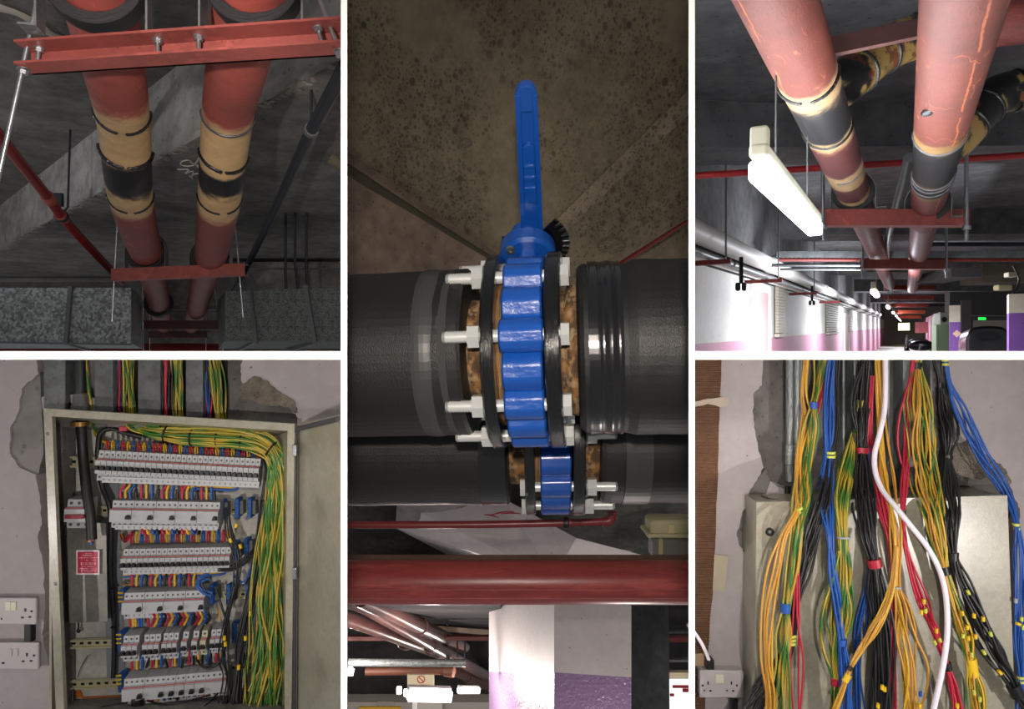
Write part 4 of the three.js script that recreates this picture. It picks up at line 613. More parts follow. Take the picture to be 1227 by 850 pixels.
  // ---- red pipes below
  const big = thing('red_pipe', 'big glossy red pipe crossing the middle bay under the valves', 'pipe', P(620, 697, 1.9)), rp = std(0xc25653, { roughness: 0.32, map: rep(T.scuff, 3, 1) });
  const bc = [P(400, 698, 1.9), P(840, 698, 1.9)]; part('pipe_body', inBay(tube(bc, 0.0575, 48)), rp, big);
  { const st = []; for (let i = 0; i <= 8; i++) { const a = lerp(0.25, 1.15, i / 8); st.push([Math.cos(a), Math.sin(a)]); } const prof = [...st.map(([x, y]) => [-x * 0.0595, y * 0.0595]), ...st.reverse().map(([x, y]) => [-x * 0.0572, y * 0.0572])]; void prof; }
  for (const dy of [-0.001, -0.026]) { const z = Math.sqrt(0.0575 ** 2 - dy * dy); const a = bc.map(p => p.clone().add(V(0, dy, z))); part('seam', inBay(tube(a, 0.0011, 6)), std(0xa8605c, { roughness: 0.4 }), big); }
  one('dusty_ledge', inBay(hexa([P(400, 672.5, 1.96), P(840, 672.5, 1.96), P(840, 665, 1.96), P(400, 665, 1.96)], [P(400, 672.5, 2.02), P(840, 672.5, 2.02), P(840, 665, 2.02), P(400, 665, 2.02)])), std(0x6a5348, { roughness: 0.9, map: rep(T.grime, 3) }), 'dusty brown steel ledge just above the big red pipe', 'beam');
  const slim = thing('red_pipe', 'slim red pipe ending in an upturned elbow above the big red pipe', 'pipe', P(500, 628, 1.85));
  part('pipe_body', inBay(tube([P(400, 629, 1.85), P(560, 629, 1.85), P(690, 626.5, 1.85), P(724, 625.5, 1.85)], 0.0098, 16, 4)), std(0x74272c, { roughness: 0.35 }), slim);
  part('elbow', tube([P(722, 625.5, 1.85), P(730, 624.5, 1.85), P(733, 620, 1.85), P(733.5, 615, 1.85)], 0.0122, 16, 4), std(0x74272c, { roughness: 0.35 }), slim); part('collar', ringGeo(P(678, 626.5, 1.85), V(1, 0, 0), 0.009, 0.0145, 0.014, 20), M.black, slim); part('cap', turned(P(733.5, 615.5, 1.85), V(0, 1, 0), [[0, 0], [0, 0.0135], [0.004, 0.0135], [0.004, 0]], 16), M.redSteel, slim);

  // ---- white column with a flared head
  const whitePaint = std(0xd8cfcf, { roughness: 0.55, map: rep(T.plaster, 0.8) }), purplePaint = phys(0x8f749a, { roughness: 0.3, bumpMap: rep(T.fine, 2), bumpScale: 0.003 });
  const dG = 3.3, dL = 5.0, dR = 3.3, dn = V(0, 0, -0.35), col = thing('column', 'white column with flared head and purple base under the red pipe', 'column', P(664, 850, dG));
  const prism = (yl, yh) => hexa([P(586, yl[0], dL), P(664, yl[1], dG), P(664, yh[1], dG), P(586, yh[0], dL)], [P(586, yl[0], dL).add(dn), P(690, yl[1], dG + 1.2), P(690, yh[1], dG + 1.2), P(586, yh[0], dL).add(dn)]);
  const prismR = (yl, yh) => hexa([P(664, yl[1], dG), P(756.5, yl[2], dR), P(756.5, yh[2], dR), P(664, yh[1], dG)], [P(665, yl[1], dR + 0.3), P(740, yl[2], dR + 0.3), P(740, yh[2], dR + 0.3), P(665, yh[1], dR + 0.3)]);
  part('white_face', [prism([805, 806], [650, 652]), prismR([0, 806, 812], [0, 652, 660])], whitePaint, col); part('purple_face', [prism([905, 905], [805, 806]), prismR([0, 905, 905], [0, 806, 812])], purplePaint, col);
  const fan = (front, back) => { const pos = [], tri = (a, b, c) => { for (const v of [a, b, c]) pos.push(v.x, v.y, v.z); }, n = front.length; for (let i = 1; i < n - 1; i++) { tri(front[0], front[i], front[i + 1]); tri(back[0], back[i + 1], back[i]); } for (let i = 0; i < n; i++) { const j = (i + 1) % n; tri(front[j], front[i], back[i]); tri(front[j], back[i], back[j]); } const g = new THREE.BufferGeometry(); g.setAttribute('position', new THREE.Float32BufferAttribute(pos, 3)); g.computeVertexNormals(); return boxUV(g); };
  const G = P(664.5, 655, 3.28), E = P(690.5, 645, 3.1), Cc = P(604, 598, 3.5), A0 = P(476, 601, 4.0), B0 = P(474, 633, 4.1), CL = P(584, 690, 5.0), GG = P(664, 692, 3.28), Fp = P(772, 666, 3.2), CR = P(757, 692, 3.3), EYEP = V(0, EYE, 0), push = l => l.map(p => p.clone().sub(EYEP).multiplyScalar(1.07).add(EYEP));
  const lf = [G, E, Cc, A0, B0, CL, GG].reverse(), rf = [GG, CR, Fp, E, G].reverse();
  part('flared_head', [fan(lf, push(lf))], whitePaint, col); part('flared_head', [fan(rf.slice().reverse(), push(rf.slice().reverse()))], whitePaint, col);
  const onHead = (x, y) => P(x, y, lerp(3.98, 3.58, clamp((x - 476) / 104)) + (y - 600) * 0.003 - 0.03);
  part('bare_patch', plate([onHead(475, 632), onHead(517, 620), onHead(552, 610), onHead(574, 599), onHead(476, 600)], V(0, 0, -0.012)), std(0xa09a97, { roughness: 0.9, map: rep(T.grime, 4) }), col, 'bare grey patch of plaster');
  for (const [a, b] of [[[586, 618], [616, 613]], [[580, 617], [598, 621]], [[600, 616], [624, 616]]]) part('red_smear', tube([P(...a, 3.45), P((a[0] + b[0]) / 2, (a[1] + b[1]) / 2 - 1, 3.4), P(...b, 3.3)], [0.002, 0.005, 0.002], 6, 4), std(0xa63c4a, { roughness: 0.8 }), col);

  // ---- beige strip lamp at the right edge
  { const d = 2.05, t = thing('strip_lamp', 'unlit beige strip lamp end with clear cover at the right edge', 'lamp', P(800, 645, d)), bm = std(0xb3ad8a, { roughness: 0.5 }), g = (a) => inBay(a);
    part('housing', g(slab(779.5, 624, 834, 643, d, 0.1, 0.012)), bm, t); part('lip', g(slab(776, 640.5, 834, 645.5, d - 0.012, 0.12, 0.008)), bm, t); part('clip', slab(801, 630, 808.5, 640, d - 0.008, 0.012, 0.003), std(0xc9bf8f, { roughness: 0.5 }), t);
    part('clear_cover', g(slab(783, 645.5, 834, 673, d, 0.09, 0.014)), phys(0x9a9a98, { roughness: 0.2, transmission: 0.55, thickness: 0 }), t); part('end_rib', slab(789.5, 646, 795, 665, d - 0.004, 0.02, 0.004), std(0xaaa478, { roughness: 0.5 }), t); part('wire_coil', g(threadedRod(P(797, 650, d + 0.045), P(836, 650, d + 0.045), 0.005, 0.005, 8)), std(0x8c8668, { roughness: 0.5 }), t); }

  // ---- deep car park under the red pipe, left of the column
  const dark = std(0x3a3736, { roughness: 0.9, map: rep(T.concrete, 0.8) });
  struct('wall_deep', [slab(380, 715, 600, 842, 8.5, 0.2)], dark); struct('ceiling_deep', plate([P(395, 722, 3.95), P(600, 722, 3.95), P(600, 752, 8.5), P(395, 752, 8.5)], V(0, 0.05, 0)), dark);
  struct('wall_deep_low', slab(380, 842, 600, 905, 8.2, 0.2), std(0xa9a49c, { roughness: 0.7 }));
  struct('door_1_deep', slab(452, 841, 472, 900, 8.17, 0.03), std(0x9a958a, { roughness: 0.6 })); struct('door_2_deep', slab(497, 838, 530, 900, 8.1, 0.03), std(0xc8c3ba, { roughness: 0.6 }));
  const pinkPipe = std(0x6f4b46, { roughness: 0.3, map: rep(T.scuff, 1, 2) });
  for (const [a, b, r, l] of [[[405, 712, 4.2], [586, 812, 8.2], 0.055, 'pinkish sloping drain pipe, lower one of the close pair seen left of the column'], [[432, 716, 4.2], [556, 776, 7.2], 0.058, 'pinkish sloping drain pipe, upper one of the close pair seen left of the column'], [[398, 738, 4.6], [552, 792, 7.6], 0.06, 'pinkish sloping pipe below the close pair seen left of the column'], [[540, 800, 7.8], [588, 822, 8.4], 0.07, 'short pinkish pipe end low beside the white column']]) { const t = thing('sloping_pipe', l, 'pipe', P(...a)), p = [P(...a), P(...b)]; const tb = tube(p, r, 20); part('pipe_body', inBay(tb), pinkPipe, t); part('coupling', ringGeo(p[0].clone().lerp(p[1], 0.45), p[1].clone().sub(p[0]), r, r * 1.15, 0.08, 24), pinkPipe, t); }
  one('cross_beam', inBay(between(P(400, 764.5, 6.2), P(586, 764.5, 6.2), 0.05, 0.035)), std(0x5b2b26, { roughness: 0.6 }), 'thin dark red cross beam behind the sloping pinkish pipes', 'beam');
  one('cross_beam', inBay(between(P(495, 750, 6.8), P(586, 757, 6.8), 0.05, 0.05)), std(0x6d5d50, { roughness: 0.8 }), 'pale dusty timber like cross beam near the column top', 'beam');
  one('grey_duct', inBay(tube([P(418, 794, 6.4), P(558, 795, 6.4)], 0.034, 18)), M.galv, 'grey round duct crossing under the sloping pinkish pipes', 'duct');
  { const t = thing('rusty_pipe', 'rusty orange pipe with a flange end below the grey round duct', 'pipe', P(480, 804, 6.6)); part('pipe_body', tube([P(438, 805, 6.6), P(536, 804, 6.6)], 0.036, 18), std(0x5c3423, { roughness: 0.6 }), t); part('end_flange', turned(P(533, 804, 6.6), V(1, 0, 0.3), [[0, 0], [0, 0.05], [0.09, 0.05], [0.09, 0]], 24), std(0x5c3423, { roughness: 0.6 }), t); }
  for (const [x, y0, y1, l] of [[511, 726, 752, 'first'], [536, 726, 752, 'second'], [548, 764, 788, 'third'], [557, 764, 788, 'fourth']]) one('hanger_rod', rod(P(x, y1, 6.3), P(x, y0, 6.3), 0.008, 8), M.darkPipe, 'dark hanger rod above the grey round duct, ' + l + ' from the left', 'rod');
  // no parking sign, printed flat
  { const cv = document.createElement('canvas'); cv.width = 256; cv.height = 176; const c = cv.getContext('2d'); c.fillStyle = '#e9dcb8'; c.fillRect(0, 0, 256, 176); c.strokeStyle = '#b8392c'; c.lineWidth = 10; c.beginPath(); c.arc(132, 44, 34, 0, 7); c.stroke(); c.beginPath(); c.moveTo(108, 20); c.lineTo(156, 68); c.stroke(); c.fillStyle = '#b8392c'; c.font = 'bold 36px sans-serif'; c.textAlign = 'center'; c.fillText('NO', 70, 118); c.fillText('PARK', 170, 118); c.fillText('ING', 70, 160);
    const tex = new THREE.CanvasTexture(cv); tex.colorSpace = THREE.SRGBColorSpace; const t = thing('parking_sign', 'cream sign with a red prohibition circle hanging over the glowing lamps', 'sign', P(504, 820, 6)); const g = new THREE.PlaneGeometry(32 / F * 6, 22 / F * 6), p = P(504, 820, 5.985); g.translate(p.x, p.y, p.z); part('sign_print', g, std(0xffffff, { map: tex, roughness: 0.5 }), t); part('sign_board', slab(488, 809, 520, 831, 5.99, 0.02), std(0xe9dcb8), t); part('post', slab(494, 831, 499, 905, 6, 0.03), M.white, t); }
  const gl = std(0xffffff, { emissive: 0xfff3ea, emissiveIntensity: 6 });
  const strip = (label, x0, y0, x1, y1, d, h, power) => { const t = thing('strip_lamp', label, 'lamp', P(x0, y0, d)), a = P(x0, y0, d), b = P(x1, y1, d + 0.1); part('lamp_glow', between(a, b, h, h), gl, t); part('housing', between(a.clone().add(V(0, h * 0.75, 0)), b.clone().add(V(0, h * 0.7, 0)), h * 0.6, h * 0.4), M.white, t); if (power) { const l = new THREE.PointLight(0xfff2ea, power, 0, 2); l.position.copy(a.clone().lerp(b, 0.5)); l.castShadow = true; l.shadow.radius = 1.5; scene.add(l); } return t; };
  strip('big glowing strip lamp under the parking sign', 489, 833, 540, 834, 4.4, 0.06, 4.5); strip('smaller glowing strip lamp between the sign and the column', 549, 827.5, 574, 827.5, 6.5, 0.045, 2);
  { const a = V(0.62, EYE - 2.35, -2.8), t = thing('added_fill_lamp', 'added fill lamp out of frame below, lighting the right face of the white column', 'lamp', a); part('lamp_glow', box(a, 0.2, 0.06, 0.08, 0.02), gl, t); part('housing', box(a.clone().add(V(0, -0.05, 0)), 0.24, 0.04, 0.1, 0.01), M.white, t); const l = new THREE.PointLight(0xfff2ea, 1.6, 0, 2); l.position.copy(a); l.castShadow = true; l.shadow.radius = 2; scene.add(l); }  // added fill lamp below the frame, brightens the column's right face
  strip('glowing lamp at the left edge under the pinkish pipes', 408, 805, 421, 805, 6, 0.06, 3);
  for (const [x, y, l] of [[478, 829, 'left of the sign'], [486.5, 832, 'touching the sign']]) one('small_lamp', slab(x - 3, y - 5, x + 3, y + 4, 6.2, 0.03, 0.01), gl, 'small upright glowing lamp ' + l, 'lamp');
  one('floor_stripe', slab(430, 848, 480, 852, 7.9, 0.03), std(0xc79a2a), 'yellow painted band low on the far wall at the bottom', 'stripe');
  // ---- right of the column
  struct('wall_slate', hexa([P(754, 905, 4.2), P(803, 905, 4.0), P(801, 715, 4.0), P(751, 715, 4.2)], [P(754, 905, 4.5), P(803, 905, 4.5), P(801, 715, 4.5), P(751, 715, 4.5)]), std(0x4a4d50, { roughness: 0.8, map: rep(T.concrete, 1) }));
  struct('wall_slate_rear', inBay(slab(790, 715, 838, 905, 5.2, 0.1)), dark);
  for (const [y, d, h, m, l] of [[766, 4.8, 0.03, M.redDark, 'thin dark red beam in the gap right of the slate column'], [757, 4.9, 0.012, M.zincDull, 'thin grey rail above the dark red beam right of the slate column'], [791, 4.7, 0.015, M.zincDull, 'lower grey rail in the gap right of the slate column'], [808, 4.6, 0.035, std(0xcbb694), 'cream beam above the bright board at the right edge']]) one('gap_rail', inBay(between(P(795, y, d), P(836, y, d), 0.04, h)), m, l, 'rail');
  { const t = thing('lit_board', 'bright backlit board with red marks at the bottom right of the middle bay', 'sign', P(815, 850, 4.5)); part('board_glow', inBay(slab(800, 818, 838, 905, 4.5, 0.05)), std(0xffffff, { emissive: 0xffffff, emissiveIntensity: 1.1 }), t); for (const [x0, y0, x1, y1] of [[806, 822, 826, 825], [803, 832, 808, 835], [818, 826, 826, 830]]) part('red_mark', inBay(slab(x0, y0, x1, y1, 4.49, 0.01)), std(0xc0323f), t); }
}
// ---------------------------------------------------------------- cable builders shared by the two lower bays
const insulation = c => phys(c, { roughness: 0.42, clearcoat: 0.15 });
const W = { black: insulation(0x141416), red: insulation(0xb02038), blue: insulation(0x1d4f9c), orange: insulation(0xc08c36), white: insulation(0xe6e0ea), yellow: insulation(0xcca02c) };
const gyTex = k => { const t = texture(32, 32, (u, v) => ((u + v + k * 0.21) % 1) < 0.5 ? [0.68, 0.58, 0.18] : [0.22, 0.42, 0.15], true); t.repeat.set(1, 9 + k * 4); return t; };
W.earth = insulation(0xffffff); W.earth.map = gyTex(0); W.earth2 = insulation(0xe8e8e8); W.earth2.map = gyTex(1); W.green = insulation(0x40752f); W.earthY = insulation(0xa4953a);
const tapeM = { blue: std(0x1d4fa0, { roughness: 0.45 }), red: std(0xa31f33, { roughness: 0.45 }), black: std(0x101012, { roughness: 0.4 }), yellow: std(0xd8b21e, { roughness: 0.35 }), stripe: std(0xb9bf4a, { roughness: 0.5 }), clear: std(0x9aa0a4, { roughness: 0.3 }) };
// a bundle: centre points [px x, px y, depth, half spread px]; each wire keeps its own place in the bundle and sags a little
function bundle(name, label, pts, n, mats, rpx, o = {}) {
  const at = q => P(q[0], q[1], q[2]), t = thing(name, label, o.category || 'cable', at(pts[0])), k = pts[0][2] / F;
  for (let i = 0; i < n; i++) {
    const a = rr(0, 6.283), q = Math.sqrt((i + 0.5) / n), lx = Math.cos(a) * q, lz = Math.sin(a) * q, from = o.start ? rr(0, o.start) : 0, list = [];
    pts.forEach((c, j) => { if (j === 0 && o.start && from > 0.5) return; const s = c[3], tight = c[4] ? 0.25 : 1, jx = rr(-0.45, 0.45) * s * tight, jz = rr(-0.4, 0.4) * s * tight; let y = c[1]; if (o.ragged && j === pts.length - 1) y -= rr(0, o.ragged); const pa = pts[Math.max(0, j - 1)], pb = pts[Math.min(pts.length - 1, j + 1)], ux = pb[0] - pa[0], uy = pb[1] - pa[1], ul = Math.hypot(ux, uy) || 1, off = lx * s * 1.12 + jx, p = at([c[0] + off * uy / ul, y - off * ux / ul, c[2]]); p.z += (lz * s * 0.75 + jz) * k; list.push(p); });
    part('wire', tube(list, rpx * (o.vary ? rr(0.85, 1.1) : 0.78) * k, 6, 4), mats[i % mats.length], t);
  }
  for (const [x, y, len, m, w, dx = 0] of o.ties || []) { const c = pts.reduce((b, q) => Math.abs(q[1] - y) < Math.abs(b[1] - y) ? q : b), d = c[2], dir = V(dx, 1, 0).normalize(), p = P(x, y, d); const g = new THREE.CylinderGeometry(w * k, w * k * 0.96, len * k, 16, 1, false); g.scale(1, 1, 0.85); g.applyQuaternion(new THREE.Quaternion().setFromUnitVectors(V(0, 1, 0), dir)); g.translate(p.x, p.y, p.z); part(len > 5 ? 'tape_wrap' : 'cable_tie', g, tapeM[m], t); }
  for (const [x, y, m, ang = 0] of o.marks || []) { const c = pts.reduce((b, q) => Math.abs(q[1] - y) < Math.abs(b[1] - y) ? q : b), p = P(x, y, c[2] - c[3] * k * 0.8 - 2.4 * k), g = new THREE.CylinderGeometry(1.9 * k, 1.9 * k, 5 * k, 8); g.rotateZ(ang); g.translate(p.x, p.y, p.z); part('marker_sleeve', g, tapeM[m], t); }
  return t;
}
function socket(label, x0, y0, x1, y1, d, depthM, holes, switches, skew = 0, base = 0) {
  const t = thing('wall_socket', label, 'socket', P((x0 + x1) / 2, (y0 + y1) / 2, d)), k = d / F, grey = std(0xa9a3a4, { roughness: 0.45 }), side = std(0xa19c9c, { roughness: 0.5 });
  part('plate', slab(x0, y0, x1, y1, d, 0.008, 0.003), grey, t); part('back_box', slab(x0 + 1.5, y0 + 1.5, x1 - 1.5 + base, y1 - 1.5, d + 0.0085, depthM), side, t);
  for (const [x, y, w, h] of holes) part('pin_hole', slab(x - w / 2, y - h / 2, x + w / 2, y + h / 2, d - 0.0012, 0.002), M.black, t);
  for (const [x, y, w, h] of switches) part('switch', slab(x - w / 2, y - h / 2, x + w / 2, y + h / 2, d - 0.003, 0.004, 0.001), std(0xc4c0ac, { roughness: 0.4 }), t);
  return t;
}
// ---------------------------------------------------------------- bay 5: cable bundles hanging over a closed beige panel box
const wallPaint = std(0xada5a6, { roughness: 0.85, map: rep(T.plaster, 1), bumpMap: rep(T.rough, 2), bumpScale: 0.0015 }), cementM = std(0x75706d, { roughness: 0.95, map: rep(T.concrete, 1.6), bumpMap: rep(T.rough, 4), bumpScale: 0.004 }), skimM = std(0x7f7b79, { roughness: 0.9, map: rep(T.concrete, 1) }), sandM = std(0x9a8f80, { roughness: 1, map: rep(T.concrete, 2.4), bumpMap: rep(T.pebble, 6), bumpScale: 0.006 });
const enamel = phys(0xa09b88, { roughness: 0.36, clearcoat: 0.7, clearcoatRoughness: 0.28, map: rep(T.grime, 3), bumpMap: rep(T.pebble, 7), bumpScale: 0.0003 }), galvDull = std(0x858c8d, { roughness: 0.45, metalness: 0.3, map: rep(T.grime, 3) });
const ragged = (list, amp, n = 5) => { const out = []; list.forEach((a, i) => { const b = list[i + 1]; out.push(a); if (b) for (let j = 1; j < n; j++) out.push([lerp(a[0], b[0], j / n) + rr(-amp, amp), lerp(a[1], b[1], j / n) + rr(-amp, amp)]); }); return out; };
{
  const dW = 1.7, dC = 1.735, dD = 1.585;
  struct('wall_box_bay', slab(831, 424, 1270, 900, dC, 0.02), cementM);
  struct('wall_box_bay_left', flatPlate([[829.5, 424], ...ragged([[914, 424], [913, 462], [902.5, 472], [903, 505], [906, 525], [915, 561], [908.6, 572], [897.5, 591], [895, 603], [889, 618], [882.6, 641], [885, 652], [892.5, 663], [906, 667]], 1.1), [906, 900], [829.5, 900]], dW, 0.033), wallPaint);
  struct('wall_box_bay_skim', flatPlate([...ragged([[917, 562], [923, 576], [940, 583], [941, 610]], 0.8), [900, 700], [880, 700], [880, 640]].concat([[890, 600]]), dW + 0.012, 0.02), skimM);
  struct('wall_box_bay_scrap', flatPlate([...ragged([[923, 577], [932, 584], [940, 586], [939, 600], [915, 603]], 0.7)], dW + 0.004, 0.012), wallPaint);
  struct('wall_box_bay_right', flatPlate([...ragged([[1137, 424], [1135, 452], [1144, 467], [1135, 478], [1140, 492], [1144, 524], [1141, 534], [1160, 536], [1185, 552], [1206, 570], [1214, 592], [1222, 610], [1219, 660]], 1.2), [1218, 900], [1270, 900], [1270, 424]].reverse(), dW, 0.033), wallPaint);
  struct('wall_box_bay_sand', flatPlate(ragged([[1142, 534], [1160, 528], [1182, 545], [1205, 562], [1212, 580], [1206, 581], [1190, 574], [1165, 574], [1142, 566], [1142, 534]], 1.3, 7).reverse(), dW - 0.004, 0.036), sandM);
  // galvanised trunks standing in the chase
  const trunk = (label, x0, x1, y1, d = 1.69) => { const t = thing('wiring_channel', label, 'cable channel', P((x0 + x1) / 2, y1, d)), k = d / F; part('channel_back', slab(x0, 424, x1, y1, dC - 0.006, 0.004), std(0x8d8b88, { roughness: 0.8, map: rep(T.concrete, 3) }), t); for (const x of [x0, x1 - 2.2]) part('channel_side', slab(x, 424, x + 2.2, y1, d, dC - d - 0.002), galvDull, t); void k; return t; };
  trunk('open grey cable trunk behind the left green and blue bundles', 959, 1012, 600); trunk('open grey cable trunk behind the large black bundle', 1023, 1066, 600); trunk('open grey cable trunk behind the right green and yellow bundle', 1082, 1117, 600);
  for (const [x, l] of [[946, 'left'], [955, 'right']]) { const t = thing('conduit_pipe', l + ' one of two shiny galvanised conduit pipes above the beige box', 'pipe', P(x, 576, 1.7)); part('pipe_body', rod(P(x, 424, 1.7), P(x, 577, 1.7), 0.0085, 18), M.galv, t); part('coupling', ringGeo(P(x, 545, 1.7), V(0, 1, 0), 0.008, 0.0105, 0.05, 20), M.galv, t); }
  one('conduit_stub', rod(P(944, 583, 1.71), P(943, 603, 1.71), 0.0068, 14), M.black, 'short black conduit stub below the galvanised conduit pipes', 'pipe');
  // brown ribbed board at the left edge
  const ribs = texture(64, 64, (u, v) => 0.5 + 0.5 * Math.sin(v * 6.283 * 8), false), brown = std(0x76523a, { roughness: 0.85, map: rep(T.grime, 3), bumpMap: rep(ribs, 24, 24), bumpScale: 0.003 });
  one('ribbed_board', flatPlate([[829.5, 424], ...ragged([[865, 424], [863, 470], [861, 540], [858, 620], [856, 680], [850, 760], [846, 810], [843, 900]], 0.6), [829.5, 900]].reverse(), dW - 0.006, 0.006), brown, 'brown ribbed cardboard strip hanging along the left wall edge', 'board');
  one('tape_strip', flatPlate(ragged([[829.5, 482], [850, 478], [868, 476], [874, 480], [872, 487], [862, 488], [848, 484], [829.5, 489]], 0.5, 3), dW - 0.0085, 0.002), std(0xa89a88, { roughness: 0.6 }), 'dried beige glue tape across the brown board high on the left', 'tape');
  one('tape_strip', flatPlate([[856, 665], [873, 667], [868, 708], [866, 710], [854, 707]], dW - 0.0105, 0.002), std(0x9c927e, { roughness: 0.7 }), 'slanted piece of masking tape on the edge of the brown board', 'tape');
  one('tape_strip', flatPlate([[829.5, 784], [846, 783], [845, 799], [829.5, 798]], dW - 0.0105, 0.002), std(0xa08468, { roughness: 0.7 }), 'small tan tape on the brown board behind the black plug', 'tape');
  { const hs = []; for (const [cx, k] of [[849, 1], [876, -1]]) hs.push([cx - k * 7 + (k > 0 ? 0 : 0), 822, 2.2, 2.2], [cx - k * 0.5, 819, 1.6, 3.6], [cx - 5, 828, 2, 1.6], [cx + 2.5, 828.5, 2.6, 1.6]); socket('grey double wall socket with one cream switch beside the brown board', 838.5, 804, 889, 837, 1.655, 0.034, hs, [[862.5, 814, 10, 10.5]], 0, 3); }
  { const t = thing('black_plug', 'black plug with white lead above the grey double socket', 'plug', P(852, 804, 1.66)); part('plug_body', slab(847.5, 791.5, 856.5, 804.5, 1.66, 0.03, 0.004), M.black, t); part('lead', tube([[824, 748], [836, 764], [845, 780], [850, 793]].map(a => P(...a, 1.665)), 0.0043, 10, 6), W.white, t); }
  one('black_cable', slab(876, 837, 885, 900, 1.67, 0.018, 0.005), M.black, 'flat black cable running down from the grey double socket', 'cable');
  // the closed box
  { const t = thing('panel_box', 'closed beige metal panel box under the hanging cable bundles', 'cabinet', P(1056, 860, dD)); part('box_body', flatPlate([[909, 603.5], [1206, 596], [1216, 900], [905, 900]].reverse(), dD + 0.022, 0.13), enamel, t); part('door', flatPlate([[906.5, 602], [1207, 594], [1218, 900], [903.5, 900]].reverse(), dD, 0.02), enamel, t);
    const lk = part('lock', [turned(P(922, 637.5, dD), V(0, 0, 1), [[0, 0], [0, 0.0095], [0.003, 0.0095], [0.005, 0.0078], [0.005, 0]], 28)], M.black, t); part('keyhole', turned(P(922, 637.5, dD - 0.005), V(0, 0, 1), [[0, 0], [0, 0.0035], [0.002, 0.0035], [0.002, 0]], 12), M.zinc, lk); }
  // loose scraps lying on the box
  one('thin_stick', tube([P(912, 594, 1.66), P(922, 598, 1.65), P(938, 600, 1.645)], 0.0022, 6, 4), std(0x3b3938), 'thin dark strip lying on top of the beige box at its left', 'scrap');
  // ---- bundles; depth u above the box in the trunk, f in front of its door
  const u = 1.69, m = 1.62, f = 1.545, f2 = 1.525;
  bundle('cable_bundle', 'black cable bundle fanning down left with a green striped tie', [[1003, 424.5, u, 4], [1001, 470, u, 4], [1003, 515, 1.67, 4], [994, 560, 1.64, 5], [985, 597, 1.57, 7], [973, 634, f + 0.01, 9], [962, 682, f + 0.01, 8], [953, 722, f + 0.01, 5], [948, 766, f + 0.01, 4, 1], [934, 800, f + 0.01, 8], [915, 832, f + 0.01, 12], [896, 862, f + 0.01, 16]], 13, [W.black], 1.75, { ties: [[948, 762, 3, 'stripe', 6], [947.5, 766.5, 3, 'stripe', 6], [946.8, 771, 3, 'stripe', 6]] });
  bundle('cable_bundle', 'orange yellow wires looping left over the door from a striped tie', [[967, 424.5, u, 2.5], [963, 470, u, 4], [965, 500, u, 5], [958, 545, 1.66, 3], [956, 585, 1.6, 4], [956, 612, f, 2.5, 1], [941, 640, f2, 5], [927, 680, f2, 8], [918, 735, f2, 8], [917, 790, f2, 7], [922, 830, f2, 5], [924, 862, f2, 5]], 5, [W.orange, W.orange, W.yellow], 1.7, { ties: [[957.5, 610, 2.5, 'stripe', 4.2, -0.4], [955.5, 614.5, 2.5, 'stripe', 4.2, -0.4]] });
  bundle('cable_bundle', 'green and yellow earth wires with blue tape, leftmost green bundle over the box', [[986, 424.5, u, 7], [980, 460, u, 5], [975, 486, 1.67, 3, 1], [972, 515, 1.67, 6], [966, 555, 1.65, 8], [961, 597, 1.57, 8], [954, 632, f, 7], [949, 680, f, 7], [942, 729, f, 4, 1], [938, 760, f, 8], [935, 798, f, 10], [931, 862, f, 11]], 16, [W.earth, W.earth2, W.green, W.orange, W.earthY], 1.6, { ties: [[975, 486, 8, 'blue', 4.6], [941, 729, 10, 'blue', 5.2]] });
  bundle('cable_bundle', 'three red wires hanging below the blue tape of the leftmost green bundle', [[990, 436, u, 2], [983, 478, u, 2], [969, 530, u, 3], [960, 585, 1.62, 3], [956, 640, f + 0.015, 3], [954, 738, f + 0.005, 4], [955, 790, f + 0.005, 8], [954, 862, f + 0.005, 9]], 3, [W.red], 1.5);
  bundle('cable_bundle', 'blue wires with a striped tie between the leftmost and middle green bundles', [[997, 424.5, u - 0.01, 4], [994, 470, u - 0.01, 6], [992, 505, 1.67, 7], [993, 545, 1.65, 5, 1], [990, 580, 1.61, 8], [992, 615, 1.56, 8], [994, 640, f2, 4], [997, 682, f2, 4], [1003.5, 726, f2, 5], [1009, 770, f2, 4, 1], [1012, 811, f2, 6], [1014, 862, f2, 8]], 10, [W.blue], 1.75, { ties: [[995, 543, 3, 'stripe', 6], [995, 547.5, 3, 'stripe', 6], [1009, 770, 7, 'blue', 5]] });
  bundle('cable_bundle', 'middle green and yellow bundle with red tape near the bottom of the door', [[1032, 480, u, 3], [1026, 515, u, 4], [1016, 560, 1.66, 8], [1009, 600, 1.58, 8], [1010, 644, f, 6, 1], [1012, 690, f, 10], [1007, 735, f, 12], [1002, 785, f, 7], [1002, 817, f, 4.5, 1], [1001, 862, f, 5]], 24, [W.earth, W.earth2, W.earth, W.earthY, W.green], 1.55, { ties: [[1010.6, 644, 2, 'clear', 7.5], [1002, 817, 8, 'red', 6]] });
  bundle('loose_wires', 'few green and yellow wires bulging left of the middle green bundle', [[1006, 660, f2, 2], [996, 700, f2, 3], [985, 735, f2, 3], [986, 770, f2, 3], [998, 812, f2, 2]], 3, [W.earth, W.earth2], 1.5);
  bundle('cable_bundle', 'large black cable bundle with red tape at two heights in the middle', [[1036, 424.5, u, 9], [1033, 480, u, 8], [1033, 515, 1.67, 7], [1033.5, 540, 1.66, 5.5, 1], [1034, 575, 1.63, 10], [1038, 610, 1.56, 10], [1042, 645, f2, 7], [1048, 675, f2, 5.5, 1], [1053, 710, f2, 9], [1057, 760, f2, 10], [1056, 862, f2, 11]], 24, [W.black], 1.8, { ties: [[1033.5, 540, 7, 'red', 7.5], [1048, 675, 9, 'red', 7.5, -0.25]], marks: [[1057, 824, 'yellow'], [1052, 846, 'yellow'], [1060, 826, 'yellow']] });
